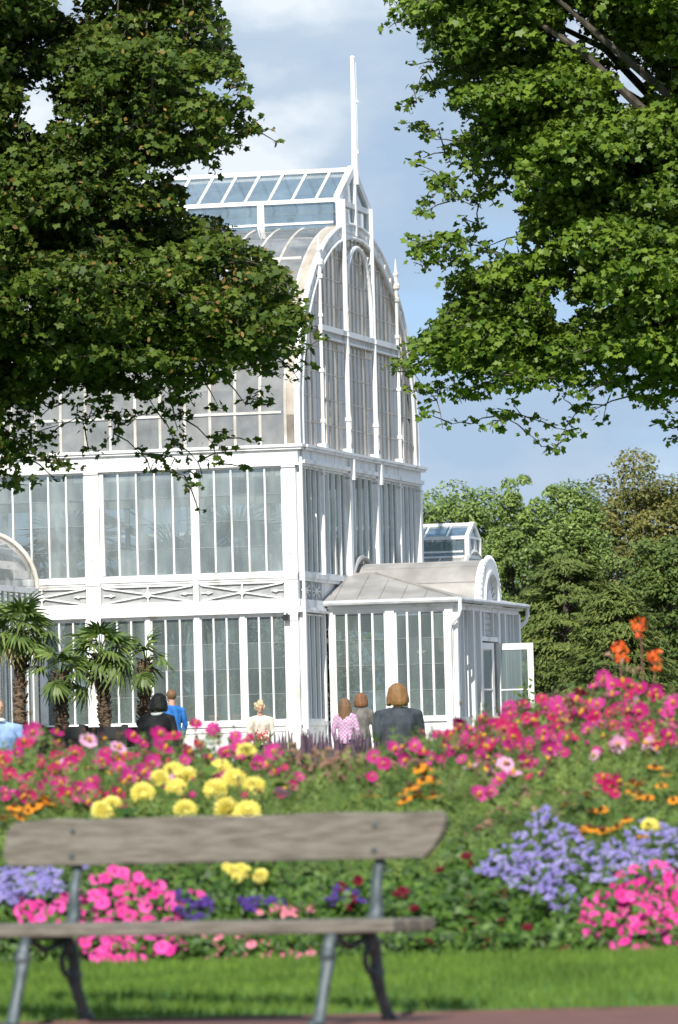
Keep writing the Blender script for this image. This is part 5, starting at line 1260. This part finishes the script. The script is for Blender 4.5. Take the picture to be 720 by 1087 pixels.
# ageratum
ag = scat([(505,925),(535,895),(580,862),(604,880),(640,905),(680,872),(725,885),(725,925),(690,935),(640,938),(600,928),(612,962),(598,968),(555,945)],165,8)
many('ageratum_plant','ageratum',ag,ageA,'lavender blue ageratum at the right','lavender blue fluffy ageratum in the large mound at the right',17,face=(0,-.5,.9),lsize=.04,nleaf=650,spread=.22,bs=(.65,1.35))
many('ageratum_plant','ageratum',scat([(-20,922),(40,918),(66,925),(64,950),(20,955),(-20,955)],50,6)+[(90,922),(87,926)],ageA,'lavender blue ageratum at the left','lavender blue ageratum seen left of the bench upright',13,face=(0,-.5,.9),lsize=.04,nleaf=450,spread=.2,bs=(.8,1.3))
many('heliotrope_plant','heliotrope',scat([(182,950),(222,952),(220,975),(190,976)],22,5)+scat([(255,955),(298,956),(298,968),(255,966)],14,5)+scat([(340,945),(400,945),(400,960),(345,962)],10,5),ageB,'dark violet flowers above the seat','dark violet flowers seen between bench back and seat',12,face=(0,-.5,.9),lsize=.045,nleaf=450,bs=(.8,1.2))
# impatiens
im = scat([(18,955),(60,960),(72,942),(105,945),(100,930),(120,924),(165,935),(178,950),(216,945),(214,965),(172,990),(110,1000),(20,985)],75,8)+scat([(75,995),(190,990),(195,1008),(150,1022),(90,1018)],24,9)
many('impatiens_plant','impatiens',im,impA,'hot pink impatiens at the left','hot pink impatiens in front of the bed behind the left bench leg',10,face=(0,-.8,.6),jit=.25,lsize=.05,nleaf=650,bs=(.9,1.35))
im2 = scat([(615,965),(640,945),(660,925),(700,918),(725,930),(725,1018),(690,1022),(645,1005),(622,990)],85,9)
many('impatiens_plant','impatiens',im2,impA,'hot pink impatiens at the right','hot pink impatiens in the front right corner of the bed',10,face=(0,-.8,.6),jit=.25,lsize=.05,nleaf=700,bs=(.9,1.35))
many('impatiens_plant','impatiens',scat([(215,990),(265,992),(335,1005),(330,1015),(240,1024),(215,1018)],26,7)+scat([(270,962),(332,962),(332,970),(270,972)],14,6),impB,'small salmon pink impatiens','small salmon pink impatiens around the middle of the bench seat',8,lsize=.045,nleaf=600)
rd = [(535,949),(530,952),(502,957),(495,910),(498,916),(422,950),(428,948),(372,960),(362,942),(520,1005),(522,1010),(600,1012),(532,980),(490,990),(582,950),(440,965),(375,955),(467,925),(410,905),(560,985),(500,980),(455,1000),(575,1000),(380,935),(516,1000)]
many('snapdragon_plant','red flower',rd,redA,'dark red flowers at the right of the bench','dark wine red flower in the dense green right of the bench',5,lsize=.06,nleaf=900,spread=.3,bs=(.8,1.4))
# cannas
def canna(px, ptop, lab, seed, bz=740):
    r = random.Random(seed); Y = 39.3; w_ = P(px,ptop,Y); gz_ = g(Y); root = tag(empty('canna_plant',(w_.x,Y,gz_)),lab,'canna','orange cannas'); H_ = w_.z-gz_
    s_ = MB(); s_.tube([(0,0,0),(.01,0,H_*.6),(0,0,H_)],[.014,.010,.006],6); s_.build('stem', mat('canna_stem',(.10,.05,.03),(.20,.11,.07),9,.6) if 'MCS' not in globals() else MCS, root)
    lf = MB()
    for k in range(7):
        a = k*2.4; z = .15+k*.13*H_/1.3; d = Vector((math.cos(a),math.sin(a)*.6,.75)).normalized(); q = d.cross(Vector((0,0,1))).normalized(); L_=.42
        vs = [Vector((0,0,z)), Vector((0,0,z))+d*L_*.35-q*.07, Vector((0,0,z))+d*L_*.75-q*.05+Vector((0,0,-.03)), Vector((0,0,z))+d*L_+Vector((0,0,-.09)), Vector((0,0,z))+d*L_*.75+q*.05+Vector((0,0,-.03)), Vector((0,0,z))+d*L_*.35+q*.07, Vector((0,0,z))+d*L_*.5+Vector((0,0,-.02))]
        lf.add(vs,[(0,1,6),(1,2,6),(2,3,6),(3,4,6),(4,5,6),(5,0,6)])
    lf.build('leaves', MLD, root)
    n = 30; pos = np.array([(r.gauss(0,.020),r.gauss(0,.018),H_-.045+r.uniform(-.06,.06)) for _ in range(n)])
    cloud('blossom', MCAN, pos, rng.normal(0,.7,(n,3))+np.array([0,-.8,.2]), rng.uniform(.035,.062,n), OVAL, parent=root, updir=rng.normal(0,.4,(n,3))+np.array([0,0,1]))
    return root
MCAN = fl_mat('petal_canna_orange',(.70,.06,.012),(.88,.20,.03)); MCS = mat('canna_stem',(.10,.05,.03),(.20,.11,.07),9,.6)
canna(680,658,'tallest orange canna standing above the magenta cosmos',1); canna(658,684,'orange canna on a brown stem left of the tallest canna',2); canna(694,694,'lowest orange canna right of the tallest canna',3)
# ornamental grass, tall seed heads
def plume_grass(px, py, n, lab, grp, sx=26, H2=20, seed=0):
    r = np.random.default_rng(seed); Y = DY(py)+.3; b = P(px, py, Y); gz_ = g(Y); root = tag(empty('fountain_grass',(b.x,Y,gz_)),lab,'ornamental grass',grp); H_ = b.z-gz_
    bl = MB(); pl_ = MB()
    for k in range(n):
        a = r.uniform(-1,1); sp_ = a*sx/180*1.6; h = H_*r.uniform(.75,1.08); y_ = r.uniform(-.15,.15); q1 = (sp_*.25,y_*.3,h*.6); q2 = (sp_*.7,y_,h*.95); q3 = (sp_*1.15,y_*1.2-.03,h*r.uniform(.88,1.0))
        if k%2: pl_.tube([q2,((q2[0]+q3[0])/2,(q2[1]+q3[1])/2,(q2[2]+q3[2])/2+.02),q3],[.006,.016,.004],5); bl.tube([(sp_*.08,0,0),q1,q2],[.003,.0025,.002],3,cap=False)
        else: bl.bar((sp_*.1,0,0),q1,.008,.002); bl.bar(q1,q3,.007,.002)
    bl.build('blades', MFEA, root); pl_.build('plumes', MPLUME, root); return root
for i,(px,py) in enumerate([(325,800),(345,806),(365,800),(385,812),(335,826),(372,832)]): plume_grass(px,py,120,'reddish brown fountain grass above the right half of the bench back','fountain grass in the middle of the bed',seed=i)
for i,(px,py) in enumerate([(500,805),(520,800),(535,815),(505,826),(480,815)]): plume_grass(px,py,120,'pinkish fountain grass beyond the right end of the bench back','fountain grass right of the bench',seed=20+i)
for i,(px,py) in enumerate([(560,862),(480,880),(590,842)]): plume_grass(px,py,110,'arching pale green grass clump between bench end and blue flowers','green grass clumps',seed=40+i)
for i,(px,py) in enumerate([(700,735),(640,742),(715,760),(668,700)]): plume_grass(px,py,26,'thin seed stalks rising among the tall cosmos at the right','seed stalks at the right',seed=60+i)
# salvia row further back
MSAL = mat('salvia_purple',(.05,.03,.05),(.15,.09,.14),9,.8,island=True)
for i in range(11):
    px = 283+i*11; Y = 57+random.uniform(-1,1); b = P(px,788+random.uniform(-3,3),Y); gz_ = g(Y); H_ = b.z-gz_; root = tag(empty('salvia_plant',(b.x,Y,gz_)),'dark purple salvia spikes in the row below the palm house corner','salvia','purple salvia row')
    s_ = MB(); f_ = MB()
    for k in range(26):
        x = random.uniform(-.16,.16); y = random.uniform(-.2,.2); h = H_*random.uniform(.75,1.12); s_.tube([(x*.4,y,0),(x,y,h*.8)],[.006,.004],4,cap=False); f_.tube([(x,y,h*.7),(x,y,h*.85),(x+random.uniform(-.02,.02),y,h)],[.008,.017,.004],5)
    s_.build('stems', MFOL, root); f_.build('flower_spikes', MSAL, root)
    n=500; cloud('foliage', MFOL, rng.normal(0,1,(n,3))*np.array([.14,.15,.16])+np.array([0,0,H_*.45]), rng.normal(0,.6,(n,3))+np.array([0,-.5,.6]), .05, OVAL, parent=root)
# rose by the porch door
rb_ = P(548,800,112); rr_ = tag(empty('rose_bush',(rb_.x,112,g(112))),'thin dark leaved climbing rose in front of the white porch door','rose')
s_ = MB(); tipz = []
for k,(px,py) in enumerate([(534,742),(532,760),(541,748),(556,728),(560,718),(553,738),(545,765),(528,775),(563,735)]):
    q = P(px,py,112)-Vector((rb_.x,112,g(112))); s_.tube([(random.uniform(-.05,.05),0,0),(q.x*.5,0,q.z*.6),tuple(q)],[.012,.009,.005],5); tipz.append(tuple(q))
s_.build('stem', MFOL, rr_)
tp = np.array(tipz); n=170; k=rng.integers(0,len(tp),n); t=rng.uniform(.45,1.0,n)
cloud('foliage', MLD, tp[k]*np.stack([.5*t+.5*t,t,t],1)+rng.normal(0,.07,(n,3)), rng.normal(0,.6,(n,3))+np.array([0,-.8,.5]), rng.uniform(.07,.12,n), OVAL, parent=rr_)
q = P(527,764,111.9)-Vector((rb_.x,112,g(112))); me = petal_flower(8,.07,.6,.5,0,.01,fl_mat('petal_white',(.7,.68,.62),(.8,.79,.74)),MCEN,'blossom',rows=3); o_=bpy.data.objects.new('blossom',me); col.objects.link(o_); o_.parent=rr_; o_.location=q; o_.rotation_euler=(1.1,0,0)
# general greenery of the bed: nobody could count it
def top_line(px):
    t = [(-200,808),(0,810),(150,815),(280,828),(340,826),(400,822),(460,812),(520,800),(580,784),(640,760),(700,758),(900,770)]
    for (a,b),(c,d) in zip(t,t[1:]):
        if px <= c: return lerp(b,d,(px-a)/(c-a))
    return 760
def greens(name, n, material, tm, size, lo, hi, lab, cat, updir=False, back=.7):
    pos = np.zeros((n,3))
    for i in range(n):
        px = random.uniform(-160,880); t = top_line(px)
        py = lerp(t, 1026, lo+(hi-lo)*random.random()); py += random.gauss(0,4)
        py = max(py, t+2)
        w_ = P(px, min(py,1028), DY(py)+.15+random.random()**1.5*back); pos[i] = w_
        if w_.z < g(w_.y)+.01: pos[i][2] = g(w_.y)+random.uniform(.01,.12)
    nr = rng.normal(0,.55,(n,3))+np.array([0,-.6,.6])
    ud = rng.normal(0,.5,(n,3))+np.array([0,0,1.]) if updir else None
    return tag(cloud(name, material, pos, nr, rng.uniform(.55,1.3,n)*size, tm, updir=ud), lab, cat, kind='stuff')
greens('bedding_foliage', 34000, MFOL, OVAL, .052, .42, 1.0, 'dense green leaves filling the front of the flower bed', 'foliage')
greens('feathery_foliage', 30000, MFEA, FEATH, .12, 0.0, .55, 'fine feathery green leaves filling the back of the flower bed', 'foliage', True, back=1.2)
greens('low_foliage', 15000, mat('painted_shade_leaf',(.018,.045,.010),(.05,.09,.02),1.5,.6,island=True), OVAL, .06, .3, 1.0, 'green leaves coloured dark for the shade deep in the flower bed', 'foliage', back=1.1)  # darkened leaf colour paints the shaded gaps between the plants
